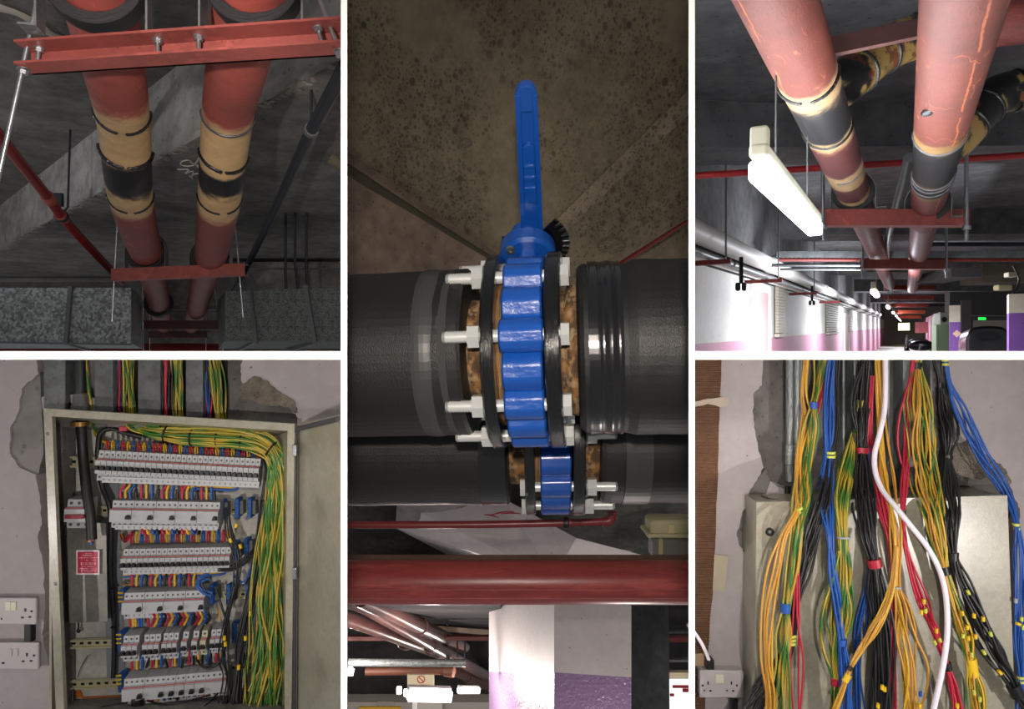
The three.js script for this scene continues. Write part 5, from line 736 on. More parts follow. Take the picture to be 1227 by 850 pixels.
  bundle('loose_wires', 'two black wires looping out left above the red tape of the large black bundle', [[1034, 436, u - 0.02, 2], [1024, 466, u - 0.02, 3], [1021, 490, u - 0.02, 2], [1026, 518, u - 0.02, 2], [1032, 538, u - 0.03, 2]], 2, [W.black], 1.5);
  bundle('cable_bundle', 'blue wires hanging behind the large black bundle', [[1040, 535, u, 2], [1044, 570, 1.65, 3], [1046, 615, 1.57, 3], [1043, 660, f + 0.02, 3], [1041, 700, f + 0.02, 4], [1032, 755, f + 0.02, 7], [1028, 800, f + 0.02, 6], [1030, 862, f + 0.02, 8]], 6, [W.blue], 1.5);
  bundle('cable_bundle', 'red cable bundle hanging close right of the large black bundle', [[1045, 450, u, 2], [1042, 495, u, 3], [1044, 535, u, 4], [1051, 575, 1.63, 5], [1059, 615, 1.56, 5], [1065, 640, f, 4], [1070, 672, f, 4], [1072, 710, f, 4], [1071, 760, f, 5], [1068, 862, f, 6]], 9, [W.red], 1.7);
  bundle('cable_bundle', 'yellow orange bundle spreading down the middle of the door', [[1053, 424.5, u, 4], [1055, 480, u, 4], [1058, 530, 1.67, 5], [1064, 570, 1.64, 6], [1070, 605, 1.57, 6], [1074, 640, f2, 5], [1075, 704, f2, 3, 1], [1081, 725, f2, 7], [1089, 760, f2, 11], [1093, 800, f2, 13], [1095, 862, f2, 11]], 11, [W.orange, W.yellow, W.orange], 1.6, { ties: [[1075, 704, 2, 'clear', 4.5]], marks: [[1103, 832, 'blue'], [1102, 846, 'yellow']] });
  bundle('cable_bundle', 'yellow orange bundle slanting left across the large black bundle', [[1074, 655, f2 - 0.02, 2], [1071, 690, f2 - 0.03, 3], [1062, 722, f2 - 0.03, 5], [1046, 754, f2 - 0.03, 5], [1032, 778, f2 - 0.03, 3.5], [1018, 803, f2 - 0.03, 2.5, 1], [1008, 830, f2 - 0.03, 3], [996, 862, f2 - 0.03, 4]], 8, [W.orange, W.yellow], 1.5, { ties: [[1018.5, 801, 6, 'black', 3.6, 0.6], [1014.5, 813, 9, 'yellow', 4.2, 0.55]] });
  bundle('cable_bundle', 'red cable bundle ending in a slanted fan right of the yellow orange bundle', [[1094, 424.5, u, 2.5], [1090, 470, u, 3], [1086, 510, u, 3], [1085, 545, 1.67, 4], [1083, 580, 1.62, 4], [1081, 615, 1.56, 3, 1], [1082, 640, f, 3], [1088, 672, f, 5], [1101, 718, f, 8], [1117, 752, f, 6], [1126, 777, f, 4], [1134, 798, f, 3, 1], [1140, 822, f, 6], [1146, 862, f, 9]], 9, [W.red], 1.65, { ties: [[1081, 616, 8, 'black', 4], [1135, 799, 8, 'black', 5, -0.3]], marks: [[1107, 721, 'yellow'], [1109, 732, 'stripe'], [1122, 756, 'yellow'], [1120, 770, 'stripe', 0.4], [1126, 767, 'stripe', 0.4], [1104, 734, 'yellow'], [1147, 846, 'yellow']] });
  bundle('loose_wires', 'loose red wire bulging left of the second red bundle above the box', [[1092, 452, u - 0.02, 1.5], [1080, 495, u - 0.02, 2], [1076, 525, u - 0.02, 1], [1080, 552, u - 0.03, 1], [1085, 566, u - 0.04, 1]], 2, [W.red], 1.5);
  bundle('cable_bundle', 'wide green and yellow bundle narrowing to black tape on the door', [[1099, 424.5, u, 6], [1099, 439, u, 4, 1], [1099, 480, 1.67, 12], [1102, 529, 1.66, 16], [1107, 578, 1.63, 18], [1116, 612, 1.56, 11], [1122, 645, f, 8], [1132, 684, f, 4, 1], [1143, 720, f, 7], [1155, 759, f, 8], [1163, 798, f, 5, 1], [1168, 825, f, 8], [1172, 862, f, 9]], 24, [W.earth, W.orange, W.earth2, W.earthY, W.yellow], 1.5, { ties: [[1099, 439, 8, 'black', 5.5], [1132, 684, 9, 'black', 5.2, -0.25], [1164.5, 800, 20, 'yellow', 6.2, -0.15]], marks: [[1154, 762, 'stripe'], [1160, 765, 'yellow'], [1159, 752, 'yellow'], [1164, 785, 'stripe'], [1167, 830, 'stripe'], [1174, 838, 'stripe'], [1153, 735, 'yellow', 0.3]] });
  bundle('cable_bundle', 'black cable bundle with black bands fanning to the lower right corner', [[1122, 424.5, u, 5], [1127, 462, u, 3, 1], [1132, 492, u, 8], [1136, 520, 1.67, 8], [1135, 547, 1.66, 3.5, 1], [1136, 580, 1.62, 9], [1139, 615, 1.55, 8], [1139, 640, f, 6], [1142, 667, f, 4, 1], [1150, 697, f, 8], [1167, 741, f, 12], [1190, 782, f, 10], [1209, 812, f, 6], [1218, 829, f, 4.5, 1], [1240, 858, f, 8]], 18, [W.black], 1.75, { ties: [[1127, 462, 6, 'black', 4.5], [1135, 548, 6, 'black', 5], [1142, 667, 8, 'black', 6], [1217, 828, 14, 'black', 7.5, -0.5]], marks: [[1167, 738, 'yellow'], [1178, 742, 'yellow'], [1169, 763, 'yellow'], [1179, 782, 'stripe', 0.5], [1187, 760, 'stripe', 0.3], [1198, 806, 'yellow', 0.7], [1160, 710, 'stripe', 0.5]] });
  bundle('cable_bundle', 'blue wires draped over the white wall at the right to a yellow tie', [[1131, 425, u - 0.03, 2], [1133, 434, u - 0.03, 2, 1], [1137, 460, u - 0.03, 3], [1149, 492, u - 0.03, 7], [1163, 522, u - 0.03, 8], [1180, 552, u - 0.03, 8], [1196, 576, u - 0.04, 6], [1210, 602, 1.63, 4], [1218, 630, 1.6, 2.5, 1], [1220, 668, 1.59, 6], [1221, 720, 1.59, 6], [1222, 772, 1.59, 6], [1223, 814, 1.59, 3.5, 1], [1226, 862, 1.59, 7]], 9, [W.blue], 1.6, { ties: [[1132.5, 432, 3, 'stripe', 4], [1133.2, 437, 3, 'stripe', 4], [1217.5, 629, 3, 'stripe', 4], [1218.5, 634, 3, 'stripe', 4], [1223, 812, 3, 'stripe', 4.6], [1223.5, 817, 3, 'stripe', 4.6]], marks: [[1217, 720, 'clear'], [1220, 748, 'yellow', 1.2], [1224, 742, 'stripe'], [1226, 752, 'stripe']] });
  one('white_cable', tube([[1061, 424.5, u - 0.03], [1060, 490, u - 0.04], [1054, 520, 1.64], [1048, 545, 1.63], [1049, 566, 1.61], [1057, 587, 1.58], [1071, 605, 1.54], [1091, 630, f2 - 0.02], [1112, 657, f2 - 0.02], [1127, 687, f2 - 0.02], [1134, 720, f2 - 0.02], [1135, 759, f2 - 0.025], [1130, 798, f2 - 0.03], [1116, 862, f2 - 0.03]].map(a => P(...a)), 0.0058, 10, 5), W.white, 'single thick white cable curving across the bundles and the door', 'cable');
}
// ---------------------------------------------------------------- bay 4: open distribution board
{
  const dW = 1.66, dC = 1.7, dF = 1.6, dB = x => lerp(1.755, 1.85, clamp((x - 70) / 255)), PB = (x, y, o = 0) => P(x, y, dB(x) - o);
  // wall and chase
  struct('wall_board_bay_top', slab(-20, 424, 409, 512, dC, 0.02), cementM); struct('wall_board_bay_side', slab(-20, 512.2, 75, 900, dC, 0.05), cementM); struct('wall_board_bay_edge', slab(340, 512.2, 409, 900, dC, 0.02), cementM); struct('wall_board_bay_rear', slab(-20, 424, 408, 900, 1.98, 0.02), cementM);
  struct('wall_board_bay_left', flatPlate([[-20, 424], ...ragged([[43, 424], [46, 448], [26, 466], [22, 494], [12, 514], [12, 544], [24, 561], [43, 569], [48, 594], [50, 630], [45, 643], [52, 680], [54, 731], [50, 761], [55, 781], [62, 818], [60, 840], [62, 900]], 1.1), [-20, 900]], dW, 0.035), wallPaint);
  struct('wall_board_bay_skim', flatPlate(ragged([[48, 446], [40, 450], [26, 466], [22, 494], [12, 514], [12, 544], [24, 562], [46, 569], [52, 540], [50, 500], [48, 446]], 0.9), dW + 0.006, 0.03), skimM);
  struct('wall_board_bay_right', flatPlate([...ragged([[291, 424], [288, 446], [291, 463], [300, 470], [318, 478], [340, 480], [352, 486], [356, 500], [356, 512]], 1.1), [356, 900], [409, 900], [409, 424]].reverse(), dW, 0.035), wallPaint);
  struct('wall_board_bay_sand', flatPlate(ragged([[290, 460], [303, 451], [318, 456], [335, 470], [352, 481], [356, 490], [354, 497], [345, 488], [320, 486], [300, 480], [290, 478], [289, 462]], 1.3, 5).reverse(), dW - 0.004, 0.036), sandM);
  struct('wall_board_bay_scrap', flatPlate(ragged([[46, 478], [56, 473], [64, 474], [66, 492], [48, 491]], 0.8), dW + 0.008, 0.012), wallPaint); struct('wall_board_bay_scrap_2', flatPlate(ragged([[84, 473], [128, 480], [134, 493], [86, 492]], 0.8), dW + 0.008, 0.012), wallPaint);
  const trunk = (label, x0, x1) => { const t = thing('wiring_channel', label, 'cable channel', P((x0 + x1) / 2, 500, 1.66)); part('channel_face', slab(x0, 424, x1, 500, 1.655, 0.04, 0.002), std(0x6c6f70, { roughness: 0.6, map: rep(T.concrete, 3), metalness: 0.2 }), t); return t; };
  trunk('dull grey trunking strip left of the black main cable', 52, 78); trunk('dull grey trunking strip right of the single earth wire', 113, 135); trunk('grey trunking strip between the first and second wire bundle', 165, 192); trunk('grey trunking strip between the second and third wire bundle', 222.5, 243); 
  for (const [x0, x1, l] of [[135, 165, 'first'], [192, 222.5, 'second'], [243, 272, 'third']]) one('recess_shade', slab(x0, 424, x1, 505, 1.695, 0.004), M.black, 'black sheet for the shade in the open trunk behind the ' + l + ' wire bundle over the board', 'cable channel');  // black slabs stand in for the shade inside the open trunks

  // the cabinet
  const cab = thing('distribution_board', 'open beige distribution board cabinet full of breakers', 'cabinet', P(200, 850, dF));
  const lip = (a, b, c, d) => part('front_lip', flatPlate([a, b, c, d], dF, 0.012), enamel, cab);
  lip([52.5, 498.6], [62.3, 498.9], [78, 880], [68, 880]); lip([52, 489.5], [353, 508], [353, 517], [52, 498.5]); lip([344.5, 516.6], [353, 517.1], [349, 880], [340.5, 880]);
  part('left_side', hexa([P(62, 880, dF + 0.01), P(82, 880, 1.77), P(67.5, 514, 1.77), P(62, 498, dF + 0.01)].map((p, i) => p), [P(59, 880, dF + 0.01), P(79, 880, 1.775), P(64.5, 514, 1.775), P(59, 498, dF + 0.01)]), enamel, cab);
  part('right_side', hexa([P(324, 880, 1.85), P(344, 880, dF + 0.01), P(348, 516, dF + 0.01), P(322, 525, 1.85)], [P(327, 880, 1.855), P(347, 880, dF + 0.01), P(351, 516, dF + 0.01), P(325, 525, 1.855)]), enamel, cab);
  part('top_side', hexa([P(62, 498.5, dF + 0.01), P(67.5, 514, 1.765), P(322, 525, 1.85), P(346, 516, dF + 0.01)], [P(62, 494, dF + 0.01), P(67.5, 509, 1.765), P(322, 520, 1.85), P(346, 511, dF + 0.01)]), enamel, cab);
  part('back_plate', hexa([PB(68, 890, 0), PB(326, 880, 0), PB(326, 522, 0), PB(66, 512, 0)], [PB(68, 890, -0.01), PB(326, 880, -0.01), PB(326, 522, -0.01), PB(66, 512, -0.01)]), std(0xcdcbc2, { roughness: 0.5, map: rep(T.grime, 3) }), cab);
  const org = std(0xa75c22, { roughness: 0.5 });
  part('copper_edge', [between(PB(70.5, 524, 0.012), PB(83, 838, 0.012), 0.004, 0.006, V(0, 0, 1))], org, cab); part('copper_tab', plate([PB(71, 536, 0.014), PB(83, 536, 0.014), PB(83, 524.5, 0.014), PB(71, 524.5, 0.014)], V(0, 0, -0.003)), org, cab); part('copper_foot', plate([PB(84, 838, 0.014), PB(99, 836, 0.014), PB(95, 826, 0.014), PB(84, 826, 0.014)], V(0, 0, -0.003)), org, cab); part('bottom_edge', [between(PB(98, 836.5, 0.012), PB(300, 826, 0.012), 0.003, 0.004, V(0, 0, 1))], org, cab);
  // bottom ledge with rubble
  part('bottom_side', hexa([P(74, 852, dF + 0.01), P(342, 852, dF + 0.01), PB(322, 826, 0), PB(86, 838, 0)], [P(74, 860, dF + 0.01), P(342, 860, dF + 0.01), PB(322, 835, 0), PB(86, 847, 0)]), std(0x8a8882, { roughness: 0.95, map: rep(T.concrete, 5) }), cab);
  // door swung towards us on the right
  { const A = (x, y, d) => P(x, y, d), h = 0.018, dd = V(0.016, 0, 0.004); const q = [A(353.5, 880, 1.62), A(408, 880, 1.41), A(408, 496.5, 1.41), A(355.5, 510.5, 1.62)]; const door = part('door', hexa(q, q.map(v => v.clone().add(V(0.012, 0, -0.012)))), enamel, cab);
    const g = std(0x3f3f42, { roughness: 0.6 }), n = V(-0.004, 0, 0.006); part('gasket', [tube([A(355, 880, 1.615), A(357.5, 519, 1.615), A(361, 513.5, 1.6), A(408, 502, 1.416)].map(v => v.clone().add(n)), 0.0052, 10, 3, true)], g, door); void h; void dd;
    part('door_rim', [hexa([A(353.5, 880, 1.615), A(355.6, 880, 1.6), A(357.6, 511, 1.6), A(355.6, 511, 1.615)], [A(353.5, 880, 1.625), A(355.6, 880, 1.62), A(357.6, 511, 1.62), A(355.6, 511, 1.625)])], enamel, door);
    for (const y of [540, 688]) part('hinge', slab(350, y - 7, 355, y + 7, 1.585, 0.012, 0.002), M.zinc, cab);
    for (let i = 0; i < 9; i++) part('door_rivet', new THREE.SphereGeometry(0.0018, 8, 6).translate(...A(363.5 - i * 0.12, 525 + i * 38, 1.588).toArray()), M.black, door);
    for (const [x, y] of [[57, 520], [66.5, 700]]) part('screw', new THREE.SphereGeometry(0.004, 10, 8).scale(1, 1, 0.4).translate(...P(x, y, dF).toArray()), M.zincDull, cab); }
  // DIN rails
  const railM = std(0xcbc5a2, { roughness: 0.3, metalness: 0.45 });
  const rail = (label, x0, y0, x1, y1, h) => { const t = thing('mounting_rail', label, 'rail', PB(x0, y0, 0.02)), a = PB(x0, y0, 0.022), b = PB(x1, y1, 0.022), k = 1.75 / F; part('rail_web', between(a, b, 0.004, h * k), railM, t); for (const s of [-1, 1]) part('rail_flange', between(a.clone().add(V(0, s * h * k * 0.42, 0.008)), b.clone().add(V(0, s * h * k * 0.42, 0.008)), 0.006, h * k * 0.16), railM, t); const n = Math.round((x1 - x0) / 10); for (let i = 0; i < n; i++) { const p = a.clone().lerp(b, (i + 0.5) / n); part('slot', box(p.add(V(0, 0, 0.003)), 0.008, h * k * 0.25, 0.002), M.black, t); } };
  rail('shiny mounting rail left of the top breaker row', 74, 553, 126, 553.5, 13); rail('shiny mounting rail behind the isolator left of the second row', 78, 611.5, 142, 611.5, 11); rail('empty shiny mounting rail left of the fifth row', 84.5, 771, 150, 769, 10); rail('empty shiny mounting rail at the bottom left of the board', 85.5, 820, 152, 817, 10); rail('short mounting rail end left of the third row', 146, 665, 156, 665, 11);
  for (const [y, x0, x1, l] of [[611, 264, 308, 'second'], [660, 278, 304, 'third'], [712, 248, 306, 'fourth'], [757, 278, 304, 'fifth'], [800, 276, 306, 'bottom']]) rail('brown mounting rail carrying terminals right of the ' + l + ' row', x0, y, x1, y, 9);
  // side trunk strip
  one('grey_strip', hexa([PB(128, 812, 0.012), PB(150, 812, 0.012), PB(142, 575, 0.012), PB(122, 575, 0.012)], [PB(128, 812, 0), PB(150, 812, 0), PB(142, 575, 0), PB(122, 575, 0)]), std(0x80838a, { roughness: 0.5 }), 'vertical grey panel strip behind the thin black cable', 'panel');

  // ---- breakers
  const bodyM = std(0xaaabad, { roughness: 0.5 }), bodyOld = std(0xb4ad93, { roughness: 0.5 }), redM = std(0xb8343a, { roughness: 0.5 }), screwM = std(0x4a4a4a, { roughness: 0.5 }), nos = std(0xb3b4b6, { roughness: 0.5 });
  function unit(name, w, h, poles, group, label) { // local: x across, y up, z towards us
    const t = new THREE.Group(); t.name = name; const gap = 0.0005;
    const sh = new THREE.Shape(); const hh = h / 2; sh.moveTo(0, -hh); sh.lineTo(0.044, -hh); sh.lineTo(0.044, -hh * 0.5); sh.lineTo(0.062, -hh * 0.46); sh.lineTo(0.064, hh * 0.42); sh.lineTo(0.05, hh * 0.5); sh.lineTo(0.046, hh * 0.52); sh.lineTo(0.044, hh); sh.lineTo(0, hh); sh.closePath();
    const g = new THREE.ExtrudeGeometry(sh, { depth: w - gap * 2, bevelEnabled: false }); g.rotateY(-Math.PI / 2); g.translate(w / 2 - gap, 0, 0); const mk = (n, geo, m) => { const o = new THREE.Mesh(boxUV(geo), m); o.name = n; o.castShadow = o.receiveShadow = true; t.add(o); return o; };
    mk('breaker_body', g, bodyM); mk('red_line', new THREE.BoxGeometry(w - gap * 2, h * 0.028, 0.002).translate(0, hh * 0.47, 0.0565), redM);
    const pw = w / poles, tx = poles > 1 ? w / 2 - pw * 0.5 : 0;
    const tg = new THREE.Shape(); tg.moveTo(-pw * 0.4, -h * 0.055); tg.lineTo(pw * 0.4, -h * 0.055); tg.lineTo(pw * 0.26, h * 0.055); tg.lineTo(-pw * 0.26, h * 0.055); tg.closePath();
    mk('toggle', new THREE.ExtrudeGeometry(tg, { depth: 0.012, bevelEnabled: true, bevelSize: 0.0008, bevelThickness: 0.001, bevelSegments: 1 }).translate(tx, -h * 0.02, 0.062), M.black);
    for (let i = 0; i < poles; i++) for (const s of [-1, 1]) mk('screw', new THREE.CylinderGeometry(pw * 0.22, pw * 0.22, 0.002, 10).rotateX(Math.PI / 2).translate(-w / 2 + pw * (i + 0.5), s * hh * 0.75, 0.0445), screwM);
    if (group) t.userData.group = group; t.userData.label = label; t.userData.category = 'breaker'; return t;
  }
  // a row: corners of its first and last unit in the frame, count
  function row(name, xl, yl, xr, yr, hpx, n, poles, group, label, place = null) {
    const a = PB(xl, yl, 0.07), b = PB(xr, yr, 0.07), ex = b.clone().sub(a), L = ex.length(), w = L / n; ex.normalize(); const ey = V(0, 1, 0).addScaledVector(ex, -ex.y).normalize(), ez = ex.clone().cross(ey), q = new THREE.Quaternion().setFromRotationMatrix(new THREE.Matrix4().makeBasis(ex, ey, ez));
    const h = hpx * 1.72 / F, proto = unit(name, w, h, poles, group, label), out = [];
    for (let i = 0; i < n; i++) { if (place && !place(i)) continue; const c = out.length ? proto.clone() : proto; c.name = numbered(name); c.position.copy(a).addScaledVector(ex, w * (i + 0.5)); c.quaternion.copy(q); c.userData = { ...proto.userData, label: typeof label === 'function' ? label(i) : label }; scene.add(c); out.push(c); }
    return { a, ex, ey, ez, w, h, out };
  }
  const barStrip = (label, x0, y0, x1, y1, hpx, n) => { const a = PB(x0, y0, 0.1), b = PB(x1, y1, 0.1), t = thing('busbar_cover', label, 'busbar', a); part('strip', between(a, b, 0.03, hpx * 1.72 / F), nos, t); for (let i = 0; i < n; i++) { const p = a.clone().lerp(b, (i + 0.5) / n).add(V(0, 0, 0.0152)); part('notch', box(p, 0.005, 0.005, 0.0008), std(0x8c8d90), t); } };
  const blackToggle = 'white breaker with black toggle ';
  row('miniature_breaker', 125.5, 554.5, 314.5, 564, 35, 30, 1, null, i => nth(i + 1) + ' narrow breaker from the left in the long top row');
  barStrip('pale busbar cover strip under the top breaker row', 125, 573.5, 311.5, 580, 7, 30);
  const where5 = ['first', 'second', 'third', 'fourth', 'last'];
  row('four_pole_breaker', 142, 611.5, 267.5, 613.5, 31.5, 5, 4, null, i => 'wide grey white breaker with one toggle, ' + where5[i] + ' from the left in the second row');
  barStrip('pale busbar cover strip under the second row of wide breakers', 140.5, 630, 262, 631.5, 5.5, 18);
  row('miniature_breaker', 155, 667.5, 281, 665, 30, 20, 1, null, i => nth(i + 1) + ' narrow breaker from the left in the third row of twenty');
  barStrip('pale busbar cover strip under the third row of narrow breakers', 153, 683.5, 262, 681.5, 5, 20);
  row('four_pole_breaker', 156, 719, 251, 715.5, 30, 4, 4, null, i => 'wide grey white breaker with one toggle, ' + ['first', 'second', 'third', 'last'][i] + ' from the left in the fourth row');
  barStrip('short pale busbar cover under the left end of the fourth row', 155, 735.5, 186, 734, 5, 5);
  const g5 = [[155, 769, 174, 3, 'first'], [179.5, 767.5, 199, 3, 'second'], [202, 766, 220, 3, 'third']];
  for (const [x0, y, x1, n, l] of g5) row('miniature_breaker', x0, y, x1, y - 1, 30, n, 1, null, i => ['left', 'middle', 'right'][i] + ' narrow breaker in the ' + l + ' group of three in the fifth row');
  row('miniature_breaker', 224.5, 763.5, 231.5, 763.3, 29, 1, 1, null, 'single narrow breaker standing alone right of the third trio in the fifth row');
  row('miniature_breaker', 236.5, 762.5, 243.5, 762.3, 28.5, 1, 1, null, 'single narrow breaker left of the yellowed one in the fifth row');
  row('miniature_breaker', 246.5, 761.8, 253.5, 761.6, 28.5, 1, 1, null, 'single yellowed narrow breaker in the fifth row').out[0].children[0].material = bodyOld;
  row('miniature_breaker', 258, 760.5, 276, 759.5, 28, 3, 1, null, i => ['left', 'middle', 'right'][i] + ' narrow breaker in the last group of three of the fifth row');
  row('four_pole_breaker', 156, 820, 205, 816, 31, 2, 4, null, i => 'wide grey white breaker with one toggle, ' + ['first', 'second'][i] + ' from the left in the bottom row');
  row('two_pole_breaker', 205, 816, 252, 811.5, 30.5, 4, 2, null, i => 'two pole breaker in the bottom row, ' + ['first', 'second', 'third', 'fourth'][i] + ' after the two wide ones');
  row('four_pole_breaker', 252, 811.5, 278.5, 808.5, 29.5, 1, 4, null, 'wide breaker at the right end of the bottom row').out[0].children.filter(o => o.name === 'toggle').forEach(o => o.removeFromParent());
  // isolator behind the main cable
  { const r = row('isolator_switch', 89.5, 611, 117, 611, 33, 1, 3, null, 'three pole isolator switch with red band behind the black main cable'); const o = r.out[0]; o.children.filter(c => c.name === 'toggle').forEach(c => c.removeFromParent()); const m = new THREE.Mesh(boxUV(new THREE.BoxGeometry(r.w * 0.8, r.h * 0.13, 0.012)), std(0x7a2026, { roughness: 0.5 })); m.name = 'toggle'; m.position.set(0, -r.h * 0.02, 0.066); m.castShadow = true; o.add(m); }

  // terminal box with sticker
  { const t = thing('terminal_box', 'plain grey metal terminal box with a red sticker at the left', 'box', P(104, 745, 1.68)), gm = std(0x8c8a82, { roughness: 0.38, metalness: 0.35, map: rep(T.grime, 4) }); part('box_shell', hexa([P(83.5, 747, 1.665), P(129, 745, 1.67), P(127, 627, 1.67), P(80, 627, 1.665)], [P(80, 745, 1.75), P(126, 743, 1.755), P(124, 629, 1.755), P(77, 629, 1.75)]), gm, t);
    const cv = document.createElement('canvas'); cv.width = 200; cv.height = 208; const c = cv.getContext('2d'); c.fillStyle = '#d9cfd2'; c.fillRect(0, 0, 200, 208); c.fillStyle = '#b72e45'; c.fillRect(13, 13, 174, 182); c.fillStyle = '#e7b9c2'; let s = 5; const rnd2 = () => { s = (s * 16807) % 2147483647; return s / 2147483647; };
    for (const [y, x0, x1, h] of [[26, 62, 138, 8], [40, 56, 144, 11], [60, 26, 76, 10], [60, 86, 176, 8], [80, 70, 110, 9], [80, 130, 160, 8], [104, 36, 164, 9], [116, 34, 166, 8], [134, 52, 152, 8], [150, 30, 174, 8], [162, 30, 174, 8], [174, 36, 170, 7], [184, 44, 150, 5]]) for (let x = x0; x < x1;) { const w = 3 + rnd2() * 5; if (rnd2() > 0.18) c.fillRect(x, y + rnd2() * 2, w, h - rnd2() * 3); x += w + 2; }
    const tx = new THREE.CanvasTexture(cv); tx.colorSpace = THREE.SRGBColorSpace; const g = new THREE.PlaneGeometry(28 * 1.664 / F, 29.5 * 1.664 / F), p = P(105.2, 674.3, 1.6635); g.translate(p.x, p.y, p.z); part('sticker', g, std(0xffffff, { map: tx, roughness: 0.5 }), t, 'red and white warning sticker');
    part('hook', tube([P(94, 746, 1.7), P(94, 753, 1.7), P(92.5, 757, 1.7), P(95, 758, 1.7), P(95.5, 755, 1.7)], 0.0022, 6, 4), M.black, t); for (const [y] of [[643], [724]]) part('screw', new THREE.SphereGeometry(0.003, 8, 6).translate(...P(79.5, y, 1.68).toArray()), M.black, t); }
  // main cable and gland
  { const t = thing('main_cable', 'thick black main cable coming down through the cabinet top to the terminal box', 'cable', P(97, 480, 1.66)); part('cable_run', tube([[96, 424.5, 1.66], [96.5, 470, 1.66], [97, 500, 1.67], [99, 540, 1.68], [104, 590, 1.655], [108.5, 620, 1.645], [110, 647, 1.64]].map(a => P(...a)), [0.0125, 0.0125, 0.0115, 0.0112, 0.0112, 0.0112, 0.0112], 16, 5), std(0x151516, { roughness: 0.5 }), t);
    part('gland', turned(P(97, 492, 1.66), V(0, 1, 0), [[0, 0], [0, 0.0205], [0.012, 0.0205], [0.018, 0.0175], [0.034, 0.0175], [0.04, 0.014], [0.04, 0]], 24), std(0x5a5856, { roughness: 0.5 }), t); part('brass_ring', turned(P(96, 510.5, 1.66), V(0, 1, 0), [[0, 0], [0, 0.0195], [0.01, 0.0195], [0.01, 0]], 16), std(0x7c5c2c, { roughness: 0.4, metalness: 0.6 }), t);
    for (const [x, y, m] of [[107.5, 648, W.yellow], [111.5, 647, W.red], [109, 651, W.blue]]) part('core', rod(P(x, y - 3, 1.638), P(x, y + 2, 1.636), 0.0036, 8), m, t); }
  one('earth_wire', tube([[101.5, 424.5, 1.665], [105, 455, 1.665], [110, 492, 1.67], [113, 514, 1.71], [118, 524, 1.74], [130, 530, 1.76]].map(a => P(...a)), 0.0042, 8, 5), W.earth, 'single green and yellow earth wire right of the main cable', 'wire');
  { const t = thing('black_cable', 'thinner black cable looping down left of the breaker rows', 'cable', P(118, 560, 1.7)); part('cable_run', tube([[170, 524, 1.72], [150, 519, 1.71], [132, 514, 1.71], [121, 519, 1.7], [117.5, 535, 1.7], [118, 560, 1.7], [123, 585, 1.7], [131, 606, 1.69], [133, 630, 1.69], [132, 680, 1.7], [136, 730, 1.72], [137, 780, 1.73], [136, 812, 1.73]].map(a => P(...a)), 0.0058, 12, 5), std(0x161617, { roughness: 0.5 }), t); for (const y of [649, 677, 705, 735, 752]) part('cable_tie', ringGeo(P(133 + (y > 690 ? 3 : 0), y, 1.705), V(0, 1, 0), 0.004, 0.0072, 0.004, 14), M.black, t); }
  // ---- bundles from the trunks
  const E = [W.earth, W.earth2, W.earthY, W.earth];
  const blk = thing0 => thing0;
  bundle('cable_bundle', 'red, blue and black wires in the first trunk over the board', [[140, 424.5, 1.675, 4], [141, 460, 1.675, 4], [144, 495, 1.675, 4], [150, 512, 1.72, 4], [165, 522, 1.74, 4]], 9, [W.red, W.blue, W.black], 1.5);
  bundle('cable_bundle', 'green and yellow wires in the first trunk over the board', [[152, 424.5, 1.67, 6], [152.5, 460, 1.67, 6], [154, 495, 1.67, 6], [160, 510, 1.7, 5], [175, 518, 1.71, 4]], 11, E, 1.5);
  bundle('cable_bundle', 'black and red wires in the second trunk over the board', [[199, 424.5, 1.675, 6], [199, 460, 1.675, 6], [198, 500, 1.675, 6], [196, 522, 1.74, 5], [205, 534, 1.76, 4]], 16, [W.black, W.black, W.red, W.black], 1.6);
  bundle('cable_bundle', 'green and yellow wires in the second trunk over the board', [[212, 424.5, 1.67, 6], [213, 460, 1.67, 6], [214, 498, 1.67, 5], [218, 512, 1.7, 5], [232, 522, 1.71, 4]], 11, E, 1.5);
  bundle('cable_bundle', 'black, red and blue wires in the third trunk over the board', [[249, 424.5, 1.675, 5], [249, 460, 1.675, 5], [249, 500, 1.675, 5], [248, 522, 1.74, 4], [256, 534, 1.76, 4]], 13, [W.black, W.black, W.red, W.blue], 1.5);
  bundle('cable_bundle', 'green and yellow wires in the third trunk over the board', [[256, 424.5, 1.67, 7], [260, 460, 1.67, 7], [263, 500, 1.67, 6], [268, 514, 1.7, 5], [282, 524, 1.71, 4]], 13, E, 1.5);
  bundle('earth_bundle', 'big green and yellow earth bundle cascading down the right side', [[162, 511, 1.72, 3], [185, 518, 1.70, 7], [215, 522, 1.69, 10, 1], [260, 524, 1.685, 12, 1], [295, 527, 1.685, 12, 1], [318, 535, 1.69, 9], [329, 548, 1.69, 9], [332, 572, 1.69, 9], [331, 610, 1.69, 11], [328, 660, 1.70, 14], [327, 720, 1.70, 16], [327, 780, 1.69, 18], [324, 868, 1.68, 25]], 84, [...E, W.green], 1.15, { ragged: 50, vary: true });
  { const t = thing('cable_ties', 'black cable ties around the earth bundle over the top breaker row', 'cable tie', P(262, 525, 1.7)); for (const [x, y, dx] of [[200, 521, 0.2], [231, 525, 0.1], [262, 526, 0.1], [291, 528, 0.15], [325, 540, 0.7]]) part('cable_tie', ringGeo(P(x, y - 1, 1.688), V(1, -dx, 0), 0.0205, 0.0222, 0.0045, 28), M.black, t); }
  bundle('loose_wires', 'loose stray green and yellow wires left of the earth cascade', [[322, 600, 1.7, 3], [312, 660, 1.7, 4], [308, 720, 1.7, 6], [306, 770, 1.69, 6], [300, 800, 1.69, 5], [304, 868, 1.68, 10]], 7, E, 1.2);
